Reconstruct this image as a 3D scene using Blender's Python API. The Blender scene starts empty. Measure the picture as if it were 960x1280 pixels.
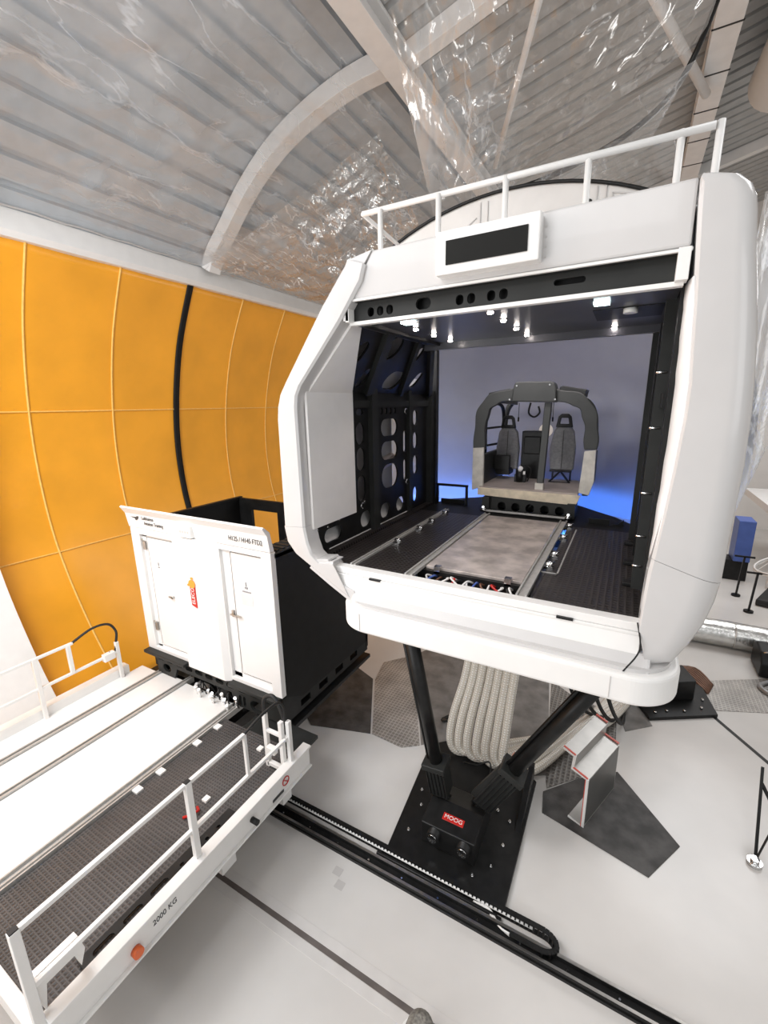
import bpy, bmesh, math, random
from mathutils import Vector, Matrix
from mathutils import noise as mnoise
random.seed(7)
PI = math.pi
S = bpy.context.scene
C = S.collection

# ------------------------------------------------------------------ camera
cam_d = bpy.data.cameras.new('camera')
cam = bpy.data.objects.new('camera', cam_d); C.objects.link(cam)
cam_d.sensor_fit = 'VERTICAL'; cam_d.sensor_height = 36.0
cam_d.lens = 545.0 / 1280.0 * 36.0
cam_d.clip_start = 0.05; cam_d.clip_end = 200

def _n(v): return v.normalized()
vd = _n(Vector((40.0, 2230.0, 545.0)))            # world down in (right, down, forward)
vy = Vector((310.0, -135.0, 545.0))
Zc = -vd
Yc = _n(vy - Zc * Zc.dot(vy))
Xc = Yc.cross(Zc)
# columns of the camera matrix (camera right, up, back) written in world axes
right = Vector((Xc.x, Yc.x, Zc.x)); down = Vector((Xc.y, Yc.y, Zc.y)); fwd = Vector((Xc.z, Yc.z, Zc.z))
m = Matrix(((right.x, -down.x, -fwd.x, 0), (right.y, -down.y, -fwd.y, 0), (right.z, -down.z, -fwd.z, 6.0), (0, 0, 0, 1)))
cam.matrix_world = m
S.camera = cam

# ------------------------------------------------------------------ world and light
S.view_settings.view_transform = 'Standard'
S.view_settings.look = 'None'
S.view_settings.gamma = 1.0
S.view_settings.use_curve_mapping = False
S.view_settings.exposure = 0.13
W = bpy.data.worlds.new('hall_daylight'); S.world = W; W.use_nodes = True
bgn = W.node_tree.nodes['Background']
bgn.inputs[0].default_value = (1.0, 1.0, 0.995, 1); bgn.inputs[1].default_value = 0.52

def area(name, loc, target, sx, sy, power, col=(.99, 0.99, 1.0)):
    l = bpy.data.lights.new(name, 'AREA'); l.shape = 'RECTANGLE'; l.size = sx; l.size_y = sy
    l.energy = power; l.color = col
    o = bpy.data.objects.new(name, l); C.objects.link(o); o.location = loc
    d = Vector(target) - Vector(loc)
    o.rotation_euler = d.to_track_quat('-Z', 'Y').to_euler()
    return o
area('fill_behind', (-4.0, -5.0, 10.5), (-3.5, 3, 0), 9, 2, 160)  # added fill from the viewer's side, not a known fixture
area('fill_overhead', (-5.5, -1.5, 11.2), (-5.5, -.5, 0), 6, 2.5, 380)  # added fill, brightens floor and deck from above
area('fill_uplight', (-5.0, -3.5, 4.5), (-6.0, 8, 12), 4, 2, 260)  # added fill aimed upward to lift the roof and film
area('fill_right', (8.5, -2.5, 7.5), (-1.5, 5, 3), 5, 5, 130)  # added unseen fill for the left reveal and right floor
area('fill_right_side', (3.4, 5.5, 10.5), (1.2, 8.0, 0), 2.5, 3, 110)  # fill added out of view to brighten the floor near the step
area('fill_left', (-7.2, 1.2, 8.4), (-5.2, 7.5, 0), 2.5, 2.5, 290)  # fill added out of view for the cabin front and left floor
area('fill_back', (4.0, 17.0, 10.5), (2, 15, 0), 6, 6, 650)  # added fill for the far floor and its bounce to the roof

# ------------------------------------------------------------------ materials
MATS = {}
def mat(name, col, rough=0.5, metal=0.0, var=0.06, scale=4.0, bump=0.0, bscale=60.0, spec=0.5, coat=0.0):
    if name in MATS: return MATS[name]
    M = bpy.data.materials.new(name); M.use_nodes = True
    N = M.node_tree.nodes; L = M.node_tree.links
    b = N['Principled BSDF']
    b.inputs['Roughness'].default_value = rough; b.inputs['Metallic'].default_value = metal
    b.inputs['Specular IOR Level'].default_value = spec
    b.inputs['Coat Weight'].default_value = coat
    tc = N.new('ShaderNodeTexCoord')
    nz = N.new('ShaderNodeTexNoise'); nz.inputs['Scale'].default_value = scale; nz.inputs['Detail'].default_value = 6
    L.new(tc.outputs['Object'], nz.inputs['Vector'])
    cr = N.new('ShaderNodeValToRGB')
    c0 = [max(0, c * (1 - var)) for c in col]; c1 = [min(1, c * (1 + var)) for c in col]
    cr.color_ramp.elements[0].color = (*c0, 1); cr.color_ramp.elements[1].color = (*c1, 1)
    cr.color_ramp.elements[0].position = 0.35; cr.color_ramp.elements[1].position = 0.65
    L.new(nz.outputs['Fac'], cr.inputs['Fac']); L.new(cr.outputs['Color'], b.inputs['Base Color'])
    if bump > 0:
        n2 = N.new('ShaderNodeTexNoise'); n2.inputs['Scale'].default_value = bscale; n2.inputs['Detail'].default_value = 4
        L.new(tc.outputs['Object'], n2.inputs['Vector'])
        bp = N.new('ShaderNodeBump'); bp.inputs['Strength'].default_value = bump; bp.inputs['Distance'].default_value = 0.02
        L.new(n2.outputs['Fac'], bp.inputs['Height']); L.new(bp.outputs['Normal'], b.inputs['Normal'])
    MATS[name] = M
    return M

def mat_grid(name, col, col2, step=0.05, rough=0.5, metal=0.0, bump=0.5, duty=0.5):
    """tread surface: raised studs in a square grid"""
    M = bpy.data.materials.new(name); M.use_nodes = True
    N = M.node_tree.nodes; L = M.node_tree.links; b = N['Principled BSDF']
    b.inputs['Roughness'].default_value = rough; b.inputs['Metallic'].default_value = metal
    tc = N.new('ShaderNodeTexCoord'); sp = N.new('ShaderNodeSeparateXYZ'); L.new(tc.outputs['Object'], sp.inputs[0])
    outs = []
    for ax in ('X', 'Y'):
        mu = N.new('ShaderNodeMath'); mu.operation = 'MULTIPLY'; mu.inputs[1].default_value = 2 * PI / step
        L.new(sp.outputs[ax], mu.inputs[0])
        si = N.new('ShaderNodeMath'); si.operation = 'SINE'; L.new(mu.outputs[0], si.inputs[0]); outs.append(si)
    ml = N.new('ShaderNodeMath'); ml.operation = 'MAXIMUM'
    L.new(outs[0].outputs[0], ml.inputs[0]); L.new(outs[1].outputs[0], ml.inputs[1])
    cr = N.new('ShaderNodeValToRGB'); cr.color_ramp.elements[0].position = duty; cr.color_ramp.elements[1].position = duty + .25
    cr.color_ramp.elements[0].color = (*col, 1); cr.color_ramp.elements[1].color = (*col2, 1)
    L.new(ml.outputs[0], cr.inputs[0])
    nz = N.new('ShaderNodeTexNoise'); nz.inputs['Scale'].default_value = 2.2; nz.inputs['Detail'].default_value = 8
    L.new(tc.outputs['Object'], nz.inputs['Vector'])
    r2 = N.new('ShaderNodeValToRGB'); r2.color_ramp.elements[0].position = .3; r2.color_ramp.elements[1].position = .7
    r2.color_ramp.elements[0].color = (.72, .72, .72, 1); r2.color_ramp.elements[1].color = (1.2, 1.2, 1.2, 1)
    L.new(nz.outputs['Fac'], r2.inputs[0])
    mx = N.new('ShaderNodeMix'); mx.data_type = 'RGBA'; mx.blend_type = 'MULTIPLY'; mx.inputs['Factor'].default_value = 1
    L.new(cr.outputs[0], mx.inputs[6]); L.new(r2.outputs[0], mx.inputs[7]); L.new(mx.outputs[2], b.inputs['Base Color'])
    bp = N.new('ShaderNodeBump'); bp.inputs['Strength'].default_value = bump; bp.inputs['Distance'].default_value = 0.004
    L.new(ml.outputs[0], bp.inputs['Height']); L.new(bp.outputs['Normal'], b.inputs['Normal'])
    MATS[name] = M
    return M

def mat_emit(name, col, strength):
    M = bpy.data.materials.new(name); M.use_nodes = True
    b = M.node_tree.nodes['Principled BSDF']
    b.inputs['Base Color'].default_value = (*col, 1)
    b.inputs['Emission Color'].default_value = (*col, 1); b.inputs['Emission Strength'].default_value = strength
    MATS[name] = M
    return M

def mat_film(name, haze=0.10, gloss=0.10, stretch=(1.0, 0.25, 1.0), scale=3.0, strength=0.5, rough=0.12, crease_glint=.5, fres=.16):
    M = bpy.data.materials.new(name); M.use_nodes = True
    N = M.node_tree.nodes; L = M.node_tree.links
    N.remove(N['Principled BSDF']); out = N['Material Output']
    tr = N.new('ShaderNodeBsdfTransparent'); tr.inputs[0].default_value = (.985, .98, .97, 1)
    gl = N.new('ShaderNodeBsdfGlossy'); gl.inputs['Roughness'].default_value = rough; gl.inputs[0].default_value = (1, .99, .97, 1)
    tl = N.new('ShaderNodeBsdfTranslucent'); tl.inputs[0].default_value = (.90, .925, .95, 1)
    df = N.new('ShaderNodeBsdfDiffuse'); df.inputs[0].default_value = (.90, .925, .95, 1)
    hz = N.new('ShaderNodeMixShader'); hz.inputs[0].default_value = .5
    L.new(tl.outputs[0], hz.inputs[1]); L.new(df.outputs[0], hz.inputs[2])
    tc = N.new('ShaderNodeTexCoord'); mp = N.new('ShaderNodeMapping'); mp.inputs['Scale'].default_value = stretch
    L.new(tc.outputs['Object'], mp.inputs[0])
    nz = N.new('ShaderNodeTexNoise'); nz.inputs['Scale'].default_value = scale; nz.inputs['Detail'].default_value = 3
    nz.inputs['Distortion'].default_value = .25
    L.new(mp.outputs[0], nz.inputs['Vector'])
    bp = N.new('ShaderNodeBump'); bp.inputs['Strength'].default_value = strength; bp.inputs['Distance'].default_value = 0.2
    L.new(nz.outputs['Fac'], bp.inputs['Height']); L.new(bp.outputs[0], gl.inputs['Normal'])
    # cloudy patches
    n2 = N.new('ShaderNodeTexNoise'); n2.inputs['Scale'].default_value = .38; n2.inputs['Detail'].default_value = 4
    L.new(tc.outputs['Object'], n2.inputs['Vector'])
    cr = N.new('ShaderNodeMapRange'); cr.inputs[1].default_value = .42; cr.inputs[2].default_value = .70
    cr.inputs[3].default_value = haze * .3; cr.inputs[4].default_value = haze * 2.2
    L.new(n2.outputs['Fac'], cr.inputs[0])
    # wrinkle highlights painted as white streaks: thin ridges of a stretched noise
    n3 = N.new('ShaderNodeTexNoise'); n3.inputs['Scale'].default_value = scale * .9; n3.inputs['Detail'].default_value = 5
    n3.inputs['Distortion'].default_value = .3
    L.new(mp.outputs[0], n3.inputs['Vector'])
    sb = N.new('ShaderNodeMath'); sb.operation = 'SUBTRACT'; sb.inputs[1].default_value = .5; L.new(n3.outputs['Fac'], sb.inputs[0])
    ab = N.new('ShaderNodeMath'); ab.operation = 'ABSOLUTE'; L.new(sb.outputs[0], ab.inputs[0])
    c3 = N.new('ShaderNodeMapRange'); c3.inputs[1].default_value = 0; c3.inputs[2].default_value = .018
    c3.inputs[3].default_value = crease_glint; c3.inputs[4].default_value = 0; L.new(ab.outputs[0], c3.inputs[0])
    mu = N.new('ShaderNodeMath'); mu.operation = 'MULTIPLY'; L.new(c3.outputs[0], mu.inputs[0]); L.new(cr.outputs[0], mu.inputs[1])
    sm = N.new('ShaderNodeMath'); sm.operation = 'ADD'; sm.use_clamp = True; L.new(cr.outputs[0], sm.inputs[0])
    m5 = N.new('ShaderNodeMath'); m5.operation = 'MULTIPLY'; m5.inputs[1].default_value = 3; L.new(mu.outputs[0], m5.inputs[0]); L.new(m5.outputs[0], sm.inputs[1])
    m1 = N.new('ShaderNodeMixShader'); L.new(sm.outputs[0], m1.inputs[0]); L.new(tr.outputs[0], m1.inputs[1]); L.new(hz.outputs[0], m1.inputs[2])
    m2 = N.new('ShaderNodeMixShader')
    fr = N.new('ShaderNodeFresnel'); fr.inputs[0].default_value = 1.35
    ad = N.new('ShaderNodeMath'); ad.operation = 'MULTIPLY_ADD'; ad.inputs[1].default_value = fres; ad.inputs[2].default_value = gloss; ad.use_clamp = True
    L.new(fr.outputs[0], ad.inputs[0]); L.new(ad.outputs[0], m2.inputs[0])
    L.new(m1.outputs[0], m2.inputs[1]); L.new(gl.outputs[0], m2.inputs[2]); L.new(m2.outputs[0], out.inputs[0])
    MATS[name] = M
    return M

WHITE = mat('white_gelcoat_shaded', (.60, .588, .58), .22, var=.015, coat=.3)  # greyed: shade on the upper front is put into this white
WPAINT = mat('white_powder_paint', (.84, .83, .81), .35, var=.02)
WDOOR = mat('white_door_laminate', (.82, .81, .795), .3, var=.01)
GREYP = mat('light_grey_panel', (.55, .53, .515), .35, var=.02)
REVEAL = mat('pale_reveal_panel', (.86, .835, .82), .35, var=.02)
BLACK = mat('black_painted_steel', (.010, .010, .010), .42, var=.3, scale=8, spec=.3)
BLACKM = mat('matte_black_panel', (.008, .008, .008), .5, var=.2, scale=5, spec=.25)
DGREY = mat('dark_grey_paint', (.022, .023, .022), .5, var=.15, spec=.3)
ROOFP = mat('dark_interior_ceiling', (.05, .05, .06), .3, var=.1)
STEEL = mat('brushed_steel', (.55, .53, .5), .3, 1.0, var=.1, scale=12)
ALU = mat('aluminium_rail', (.50, .49, .47), .4, .35, var=.08, scale=20)
HATCHM = mat('scuffed_aluminium_sheet', (.62, .55, .51), .3, .35, var=.28, scale=5, bump=.15, bscale=9)
CHROME = mat('bright_chrome', (.8, .8, .8), .12, 1.0, var=.02)
TREAD = mat_grid('black_tread_flooring', (.012, .010, .009), (.038, .031, .029), .05, .4, duty=.45)
GTREAD = mat_grid('dark_walkway_grating', (.040, .037, .037), (.078, .072, .070), .045, .5, duty=.45)
LTREAD = mat_grid('light_tread_plate', (.30, .28, .26), (.50, .48, .45), .07, .4, .2, duty=.55)
MTREAD = mat_grid('grey_tread_plate', (.15, .14, .13), (.28, .265, .245), .075, .4, .3, duty=.55)
MATPLATE = mat('dark_cover_plate', (.065, .062, .060), .6, .0, var=.45, scale=3.5, bump=.2, bscale=25)
GREYPLATE = mat('grey_cover_plate', (.22, .21, .20), .4, .2, var=.25, scale=3, bump=.1, bscale=20)
ROOFM = mat('ribbed_roof_sheet', (.50, .54, .58), .5, .1, var=.05)
ROOFD = mat('ribbed_roof_sheet_side', (.46, .46, .455), .5, .1, var=.06)
BEAM = mat('cream_painted_beam', (.83, .82, .81), .5, var=.03)
ORANGE = mat('orange_wall_skin', (.92, .40, .026), .33, var=.07, scale=.8, bump=.06, bscale=1.5, spec=.5)
ORSEAM = mat('yellow_wall_seam', (.95, .56, .14), .4, var=.08, scale=15)
DECKW = mat('white_deck_boards', (.83, .82, .80), .4, var=.03, scale=2)
RED = mat('red_enamel', (.55, .02, .015), .4, var=.1)
REDORANGE = mat('orange_red_plastic', (.75, .14, .03), .3, var=.1)
ORG = mat('orange_emblem', (.9, .32, .05), .4, var=.1)
TEXTD = mat('dark_lettering', (.05, .05, .05), .5, var=.05)
TEXTG = mat('grey_lettering', (.30, .30, .31), .5, var=.05)
SHEETG = mat('grey_seat_cloth', (.30, .30, .31), .8, var=.12, scale=30, bump=.3, bscale=120)
COCK = mat('charcoal_cockpit_shell', (.034, .036, .034), .45, var=.12)
BOARD = mat('pale_protective_board', (.62, .59, .53), .5, var=.12, scale=10)
WOOD = mat('pale_plywood', (.70, .61, .46), .55, var=.12, scale=9)
BLUEM = mat('blue_painted_cabinet', (.07, .13, .42), .4, var=.08)
PURPLE = mat('purple_fabric', (.08, .03, .22), .6, var=.1)
FOIL = mat('silver_foil_duct', (.68, .68, .66), .25, .9, var=.12, scale=6, bump=.5, bscale=12)
COPPER = mat('bare_copper_cable', (.16, .08, .05), .45, .4, var=.25, scale=12)
RUBBER = mat('black_rubber', (.015, .015, .015), .6, var=.2)
YELB = mat('tan_cardboard', (.55, .43, .25), .7, var=.1)
DISPB = mat('dark_display_glass', (.010, .010, .009), .5, var=.1, spec=.15)
SCREENM = mat('grey_projection_screen', (.30, .30, .33), .9, var=.02, spec=.05)
LED = mat_emit('cool_led_panel', (.75, 1.0, 1.0), 9.0)
SPOT = mat_emit('warm_downlight', (1.0, .9, .84), 42.0)
FILM = mat_film('clear_plastic_film', .26, .012, (1.2, .25, 1.0), 1.5, .35, .12, .4, .05)
FILM2 = mat_film('crumpled_plastic_film', .20, .05, (1.0, .6, .4), 1.8, .5)
FILM3 = mat_film('wrinkled_plastic_film', .16, .15, (1.3, .20, 1.3), 2.4, .9, .12, 2.2, .07)
FILMW = mat_film('milky_plastic_film', .60, .12, (1.0, 1.0, .3), 3.0, .5, .15)

# epoxy floor
FLOORM = mat('pale_epoxy_floor', (.68, .66, .635), .24, var=.07, scale=.55, bump=.03, bscale=3)

def mat_hose():
    M = bpy.data.materials.new('ribbed_clear_hose'); M.use_nodes = True
    N = M.node_tree.nodes; L = M.node_tree.links; b = N['Principled BSDF']
    tc = N.new('ShaderNodeTexCoord'); sp = N.new('ShaderNodeSeparateXYZ'); L.new(tc.outputs['UV'], sp.inputs[0])
    o = []
    for ax, f in (('X', 190.0), ('Y', 16.0)):
        mu = N.new('ShaderNodeMath'); mu.operation = 'MULTIPLY'; mu.inputs[1].default_value = f * PI * (1 if ax == 'X' else 1)
        L.new(sp.outputs[ax], mu.inputs[0]); si = N.new('ShaderNodeMath'); si.operation = 'SINE'; L.new(mu.outputs[0], si.inputs[0]); o.append(si)
    mm = N.new('ShaderNodeMath'); mm.operation = 'MINIMUM'; L.new(o[0].outputs[0], mm.inputs[0]); L.new(o[1].outputs[0], mm.inputs[1])
    cr = N.new('ShaderNodeValToRGB'); cr.color_ramp.elements[0].position = .0; cr.color_ramp.elements[1].position = .5
    cr.color_ramp.elements[0].color = (.66, .61, .53, 1); cr.color_ramp.elements[1].color = (.98, .96, .91, 1)
    L.new(mm.outputs[0], cr.inputs[0]); L.new(cr.outputs[0], b.inputs['Base Color'])
    b.inputs['Roughness'].default_value = .28; b.inputs['Coat Weight'].default_value = .4
    bp = N.new('ShaderNodeBump'); bp.inputs['Strength'].default_value = .5; bp.inputs['Distance'].default_value = .008
    L.new(mm.outputs[0], bp.inputs['Height']); L.new(bp.outputs[0], b.inputs['Normal'])
    return M
HOSE = mat_hose()

# ------------------------------------------------------------------ helpers
def NB(): return bmesh.new()
def bx(bm, x0, x1, y0, y1, z0, z1, M=None):
    vs = [bm.verts.new(p) for p in [(x0,y0,z0),(x1,y0,z0),(x1,y1,z0),(x0,y1,z0),(x0,y0,z1),(x1,y0,z1),(x1,y1,z1),(x0,y1,z1)]]
    for f in ((3,2,1,0),(4,5,6,7),(0,1,5,4),(1,2,6,5),(2,3,7,6),(3,0,4,7)): bm.faces.new([vs[i] for i in f])
    if M is not None:
        for v in vs: v.co = M @ v.co
    return vs
def prism(bm, pts, a, b, axis='z'):
    """extrude a 2D polygon between a and b: axis z (x,y), y (x,z), x (y,z)"""
    def P(p, t):
        return {'z': (p[0], p[1], t), 'y': (p[0], t, p[1]), 'x': (t, p[0], p[1])}[axis]
    n = len(pts)
    v0 = [bm.verts.new(P(p, a)) for p in pts]; v1 = [bm.verts.new(P(p, b)) for p in pts]
    bm.faces.new(v0[::-1]); bm.faces.new(v1)
    for i in range(n):
        j = (i + 1) % n
        bm.faces.new((v0[i], v0[j], v1[j], v1[i]))
def _frame(d):
    d = d.normalized(); a = Vector((0, 0, 1)) if abs(d.z) < .9 else Vector((1, 0, 0))
    u = d.cross(a).normalized(); w = d.cross(u); return u, w
def tube(bm, pts, r, seg=10, closed=False, radii=None):
    pts = [Vector(p) for p in pts]; n = len(pts); rings = []
    uvl = bm.loops.layers.uv.verify(); L = 0; ls = [0]
    for i in range(1, n): L += (pts[i] - pts[i-1]).length; ls.append(L)
    u = None
    for i, p in enumerate(pts):
        if closed: d = pts[(i+1) % n] - pts[i-1]
        else: d = pts[min(i+1, n-1)] - pts[max(i-1, 0)]
        d.normalize()
        if u is None: u, w = _frame(d)
        else:
            u = (u - d * u.dot(d)).normalized(); w = d.cross(u)
        rr = radii[i] if radii else r
        rings.append([bm.verts.new(p + (u * math.cos(2*PI*k/seg) + w * math.sin(2*PI*k/seg)) * rr) for k in range(seg)])
    for i in range(n - (0 if closed else 1)):
        a, b = rings[i], rings[(i+1) % n]
        for k in range(seg):
            f = bm.faces.new((a[k], a[(k+1) % seg], b[(k+1) % seg], b[k])); f.smooth = True
            lu = [(ls[i], k/seg), (ls[i], (k+1)/seg), (ls[min(i+1, n-1)], (k+1)/seg), (ls[min(i+1, n-1)], k/seg)]
            for lp, uv in zip(f.loops, lu): lp[uvl].uv = (uv[0] * .25, uv[1])
    if not closed:
        bm.faces.new(rings[0][::-1]); bm.faces.new(rings[-1])
def bar(bm, p, q, w, h=None, up=(0, 0, 1)):
    """rectangular bar from p to q, w across, h along 'up'"""
    h = w if h is None else h
    p, q = Vector(p), Vector(q); d = (q - p).normalized(); up = Vector(up)
    if abs(d.dot(up)) > .98: up = Vector((0, 1, 0))
    s = d.cross(up).normalized(); t = s.cross(d)
    vs = []
    for c in (p, q):
        for a, b in ((-1,-1),(1,-1),(1,1),(-1,1)): vs.append(bm.verts.new(c + s*a*w/2 + t*b*h/2))
    for f in ((0,1,2,3),(7,6,5,4),(0,4,5,1),(1,5,6,2),(2,6,7,3),(3,7,4,0)): bm.faces.new([vs[i] for i in f])
def cyl(bm, p, q, r, seg=16, r2=None): tube(bm, [p, q], r, seg, radii=[r, r if r2 is None else r2])
def obj(name, bm, material, parent=None, bevel=0.0, smooth=False, segs=2):
    bmesh.ops.recalc_face_normals(bm, faces=bm.faces)
    me = bpy.data.meshes.new(name); bm.to_mesh(me); bm.free()
    mats = material if isinstance(material, (list, tuple)) else [material]
    for m_ in mats: me.materials.append(m_)
    o = bpy.data.objects.new(name, me); C.objects.link(o)
    if parent is not None:
        o.parent = parent; o.matrix_parent_inverse = WM(parent).inverted()
    if smooth:
        for p in me.polygons: p.use_smooth = True
    if bevel > 0:
        b = o.modifiers.new('bevel', 'BEVEL'); b.width = bevel; b.segments = segs; b.limit_method = 'ANGLE'; b.angle_limit = math.radians(40)
    return o
def WM(o):
    mm = Matrix.LocRotScale(o.location, o.rotation_euler, o.scale)
    return mm if o.parent is None else WM(o.parent) @ o.matrix_parent_inverse @ mm
def tag(o, label=None, cat=None, group=None, kind=None):
    if label: o['label'] = label
    if cat: o['category'] = cat
    if group: o['group'] = group
    if kind: o['kind'] = kind
    return o
def thing(name, label, cat, loc=(0, 0, 0), group=None, rz=0):
    o = bpy.data.objects.new(name, None); C.objects.link(o); o.location = loc; o.rotation_euler = (0, 0, rz)
    o.empty_display_size = .1
    return tag(o, label, cat, group)
def struct(name, bm, m_, **k):
    o = obj(name, bm, m_, **k); o['kind'] = 'structure'; return o
def part(name, fn, m_, parent, **k):
    bm = NB(); fn(bm); return obj(name, bm, m_, parent, **k)
def text(name, s, size, loc, rot, m_, parent, sx=1.0, ext=.002, align='CENTER'):
    c = bpy.data.curves.new(name, 'FONT'); c.body = s; c.size = size; c.extrude = ext; c.align_x = align; c.align_y = 'CENTER'
    t = bpy.data.objects.new(name, c); C.objects.link(t)
    dg = bpy.context.evaluated_depsgraph_get(); me = bpy.data.meshes.new_from_object(t.evaluated_get(dg))
    C.objects.unlink(t); bpy.data.objects.remove(t)
    me.materials.clear(); me.materials.append(m_)
    me.transform(Matrix.Translation(loc) @ rot.to_4x4() @ Matrix.Diagonal((sx, 1, 1, 1)))
    o = bpy.data.objects.new(name, me); C.objects.link(o)
    if parent is not None: o.parent = parent; o.matrix_parent_inverse = WM(parent).inverted()
    return o
from mathutils import Euler
R_FRONT = Euler((PI/2, 0, 0)).to_matrix()            # faces -Y
R_RIGHT = Euler((PI/2, 0, PI/2)).to_matrix()         # faces +X
def slot(cx, cy, w, h, n=6):
    """stadium / rounded slot outline"""
    r = min(w, h) / 2; pts = []
    for (ax, ay, s) in ((w/2-r, h/2-r, 0), (-(w/2-r), h/2-r, 1), (-(w/2-r), -(h/2-r), 2), (w/2-r, -(h/2-r), 3)):
        for k in range(n + 1):
            a = s*PI/2 + k*PI/2/n
            pts.append((cx + ax + r*math.cos(a), cy + ay + r*math.sin(a)))
    return pts
def plate(bm, outline, holes, a, b, axis):
    """flat plate with holes cut, thickness a..b along axis"""
    from mathutils.geometry import delaunay_2d_cdt
    V = []; E_ = []
    for loop in [outline] + holes:
        k0 = len(V); V += [Vector((p[0], p[1])) for p in loop]; n = len(loop)
        E_ += [(k0 + i, k0 + (i+1) % n) for i in range(n)]
    vv, ee, ff = delaunay_2d_cdt(V, E_, [], 0, 1e-5)[:3]
    def inside(p, poly):
        c_ = False; j = len(poly) - 1
        for i in range(len(poly)):
            xi, yi = poly[i][:2]; xj, yj = poly[j][:2]
            if (yi > p[1]) != (yj > p[1]) and p[0] < (xj-xi)*(p[1]-yi)/(yj-yi) + xi: c_ = not c_
            j = i
        return c_
    t = bmesh.new(); tv = [t.verts.new((p.x, p.y, 0)) for p in vv]
    for f_ in ff:
        ce = sum((vv[i] for i in f_), Vector((0, 0))) / len(f_)
        if inside(ce, outline) and not any(inside(ce, h_) for h_ in holes): t.faces.new([tv[i] for i in f_])
    for v in [v for v in t.verts if not v.link_faces]: t.verts.remove(v)
    def P(x, y, z): return {'z': (x, y, z), 'y': (x, z, y), 'x': (z, x, y)}[axis]
    for z in (a, b):
        mp = {v: bm.verts.new(P(v.co.x, v.co.y, z)) for v in t.verts}
        for f in t.faces: bm.faces.new([mp[v] for v in f.verts])
        if z == a: m0 = mp
    for e in t.edges:
        if len(e.link_faces) == 1:
            u, v = e.verts; bm.faces.new((m0[u], m0[v], mp[v], mp[u]))
    t.free()
def rect(x0, y0, x1, y1): return [(x0, y0), (x1, y0), (x1, y1), (x0, y1)]
def smoothpath(pts, n=8):
    """Catmull-Rom"""
    P = [Vector(p) for p in pts]; out = []
    for i in range(len(P) - 1):
        p0 = P[max(i-1, 0)]; p1 = P[i]; p2 = P[i+1]; p3 = P[min(i+2, len(P)-1)]
        for k in range(n):
            t = k / n
            out.append(.5 * ((2*p1) + (-p0+p2)*t + (2*p0-5*p1+4*p2-p3)*t*t + (-p0+3*p1-3*p2+p3)*t*t*t))
    out.append(P[-1]); return out

# ================================================================== SETTING
bm = NB(); bx(bm, -14, 16, -6, 30, -.2, 0); struct('floor', bm, FLOORM)

# orange curved wall, bulging away at mid height
WP = smoothpath([(-9.30, 0, 0), (-10.25, 0, 1.43), (-10.93, 0, 3.0), (-11.13, 0, 4.5), (-11.0, 0, 6.0), (-10.55, 0, 7.6), (-9.86, 0, 8.97)], 6)
def wallx(z):
    for a, b in zip(WP, WP[1:]):
        if a.z <= z <= b.z + 1e-6: return a.x + (b.x-a.x) * (z-a.z) / max(1e-6, b.z-a.z)
    return WP[-1].x
bm = NB(); seams_y = [-.6 + 1.72*k for k in range(-2, 16)]
rows = []
yy = []
y = -4.0
while y < 26: yy.append(y); y += .215
for y in yy:
    ph = ((y - seams_y[0]) / 1.72) % 1.0
    bul = .035 * math.sin(PI * ph)
    rows.append([bm.verts.new((p.x - bul, y, p.z)) for p in WP])
for a, b in zip(rows, rows[1:]):
    for k in range(len(WP)-1): bm.faces.new((a[k], b[k], b[k+1], a[k+1])).smooth = True
wl = struct('wall_left', bm, ORANGE)
sol = wl.modifiers.new('thick', 'SOLIDIFY'); sol.thickness = .12; sol.offset = 0
bm = NB()
for y in seams_y[2:]:
    if abs(y - 8.0) < .3: continue
    tube(bm, [(p.x + .068, y, p.z) for p in WP], .022, 6)
for z in (2.95, 6.0):
    tube(bm, [(wallx(z) + .070 - .03*math.sin(PI*(((y-seams_y[0])/1.72) % 1)), y, z) for y in yy], .018, 6)
struct('trim_1', bm, ORSEAM)
bm = NB()
prev = None
for p in WP:
    ring = [bm.verts.new((p.x + dx, 8.0 + dy, p.z)) for dx, dy in ((.0, -.085), (.10, -.075), (.10, .075), (.0, .085))]
    if prev:
        for k in range(4): bm.faces.new((prev[k], prev[(k+1) % 4], ring[(k+1) % 4], ring[k])).smooth = True
    prev = ring
struct('trim_2', bm, BLACKM)
bm = NB(); prism(bm, [(-9.98, 8.93), (-9.72, 8.95), (-9.66, 9.05), (-9.74, 9.42), (-9.98, 9.46)], -4, 26, 'y')
struct('trim_3', bm, WPAINT)
bm = NB(); tube(bm, [(-9.70, y, 9.44 + .012*math.sin(y*7)) for y in [(-4 + .25*k) for k in range(120)]], .02, 6)
struct('trim_4', bm, GREYP)

# roof: curved ribbed bay on the left, sloping ribbed bay on the right
RP = smoothpath([(-10.0, 0, 8.9), (-9.62, 0, 9.70), (-9.06, 0, 10.24), (-8.24, 0, 10.98), (-7.33, 0, 11.56), (-6.33, 0, 11.94), (-5.3, 0, 12.16), (-4.2, 0, 12.22)], 16)
def resample(P, step):
    out = [P[0]]; acc = 0
    for a, b in zip(P, P[1:]):
        L = (b-a).length; t = step - acc
        while t <= L: out.append(a + (b-a)*(t/L)); t += step
        acc = L - (t - step)
    return out
fine = resample(RP, .02)
cyc = [(0, 0), (.36, 0), (.385, .09), (.475, .09), (.50, 0)]        # pan then groove, metres along, depth upward
bm = NB(); prof = []
total = .02*(len(fine)-1); s0 = .05
def at(s):
    i = max(0, min(len(fine)-2, int(s/.02))); a, b = fine[i], fine[i+1]
    p = a + (b-a)*((s/.02)-i); d = (b-a).normalized(); return p, Vector((-d.z, 0, d.x))
s = 0.0
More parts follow.
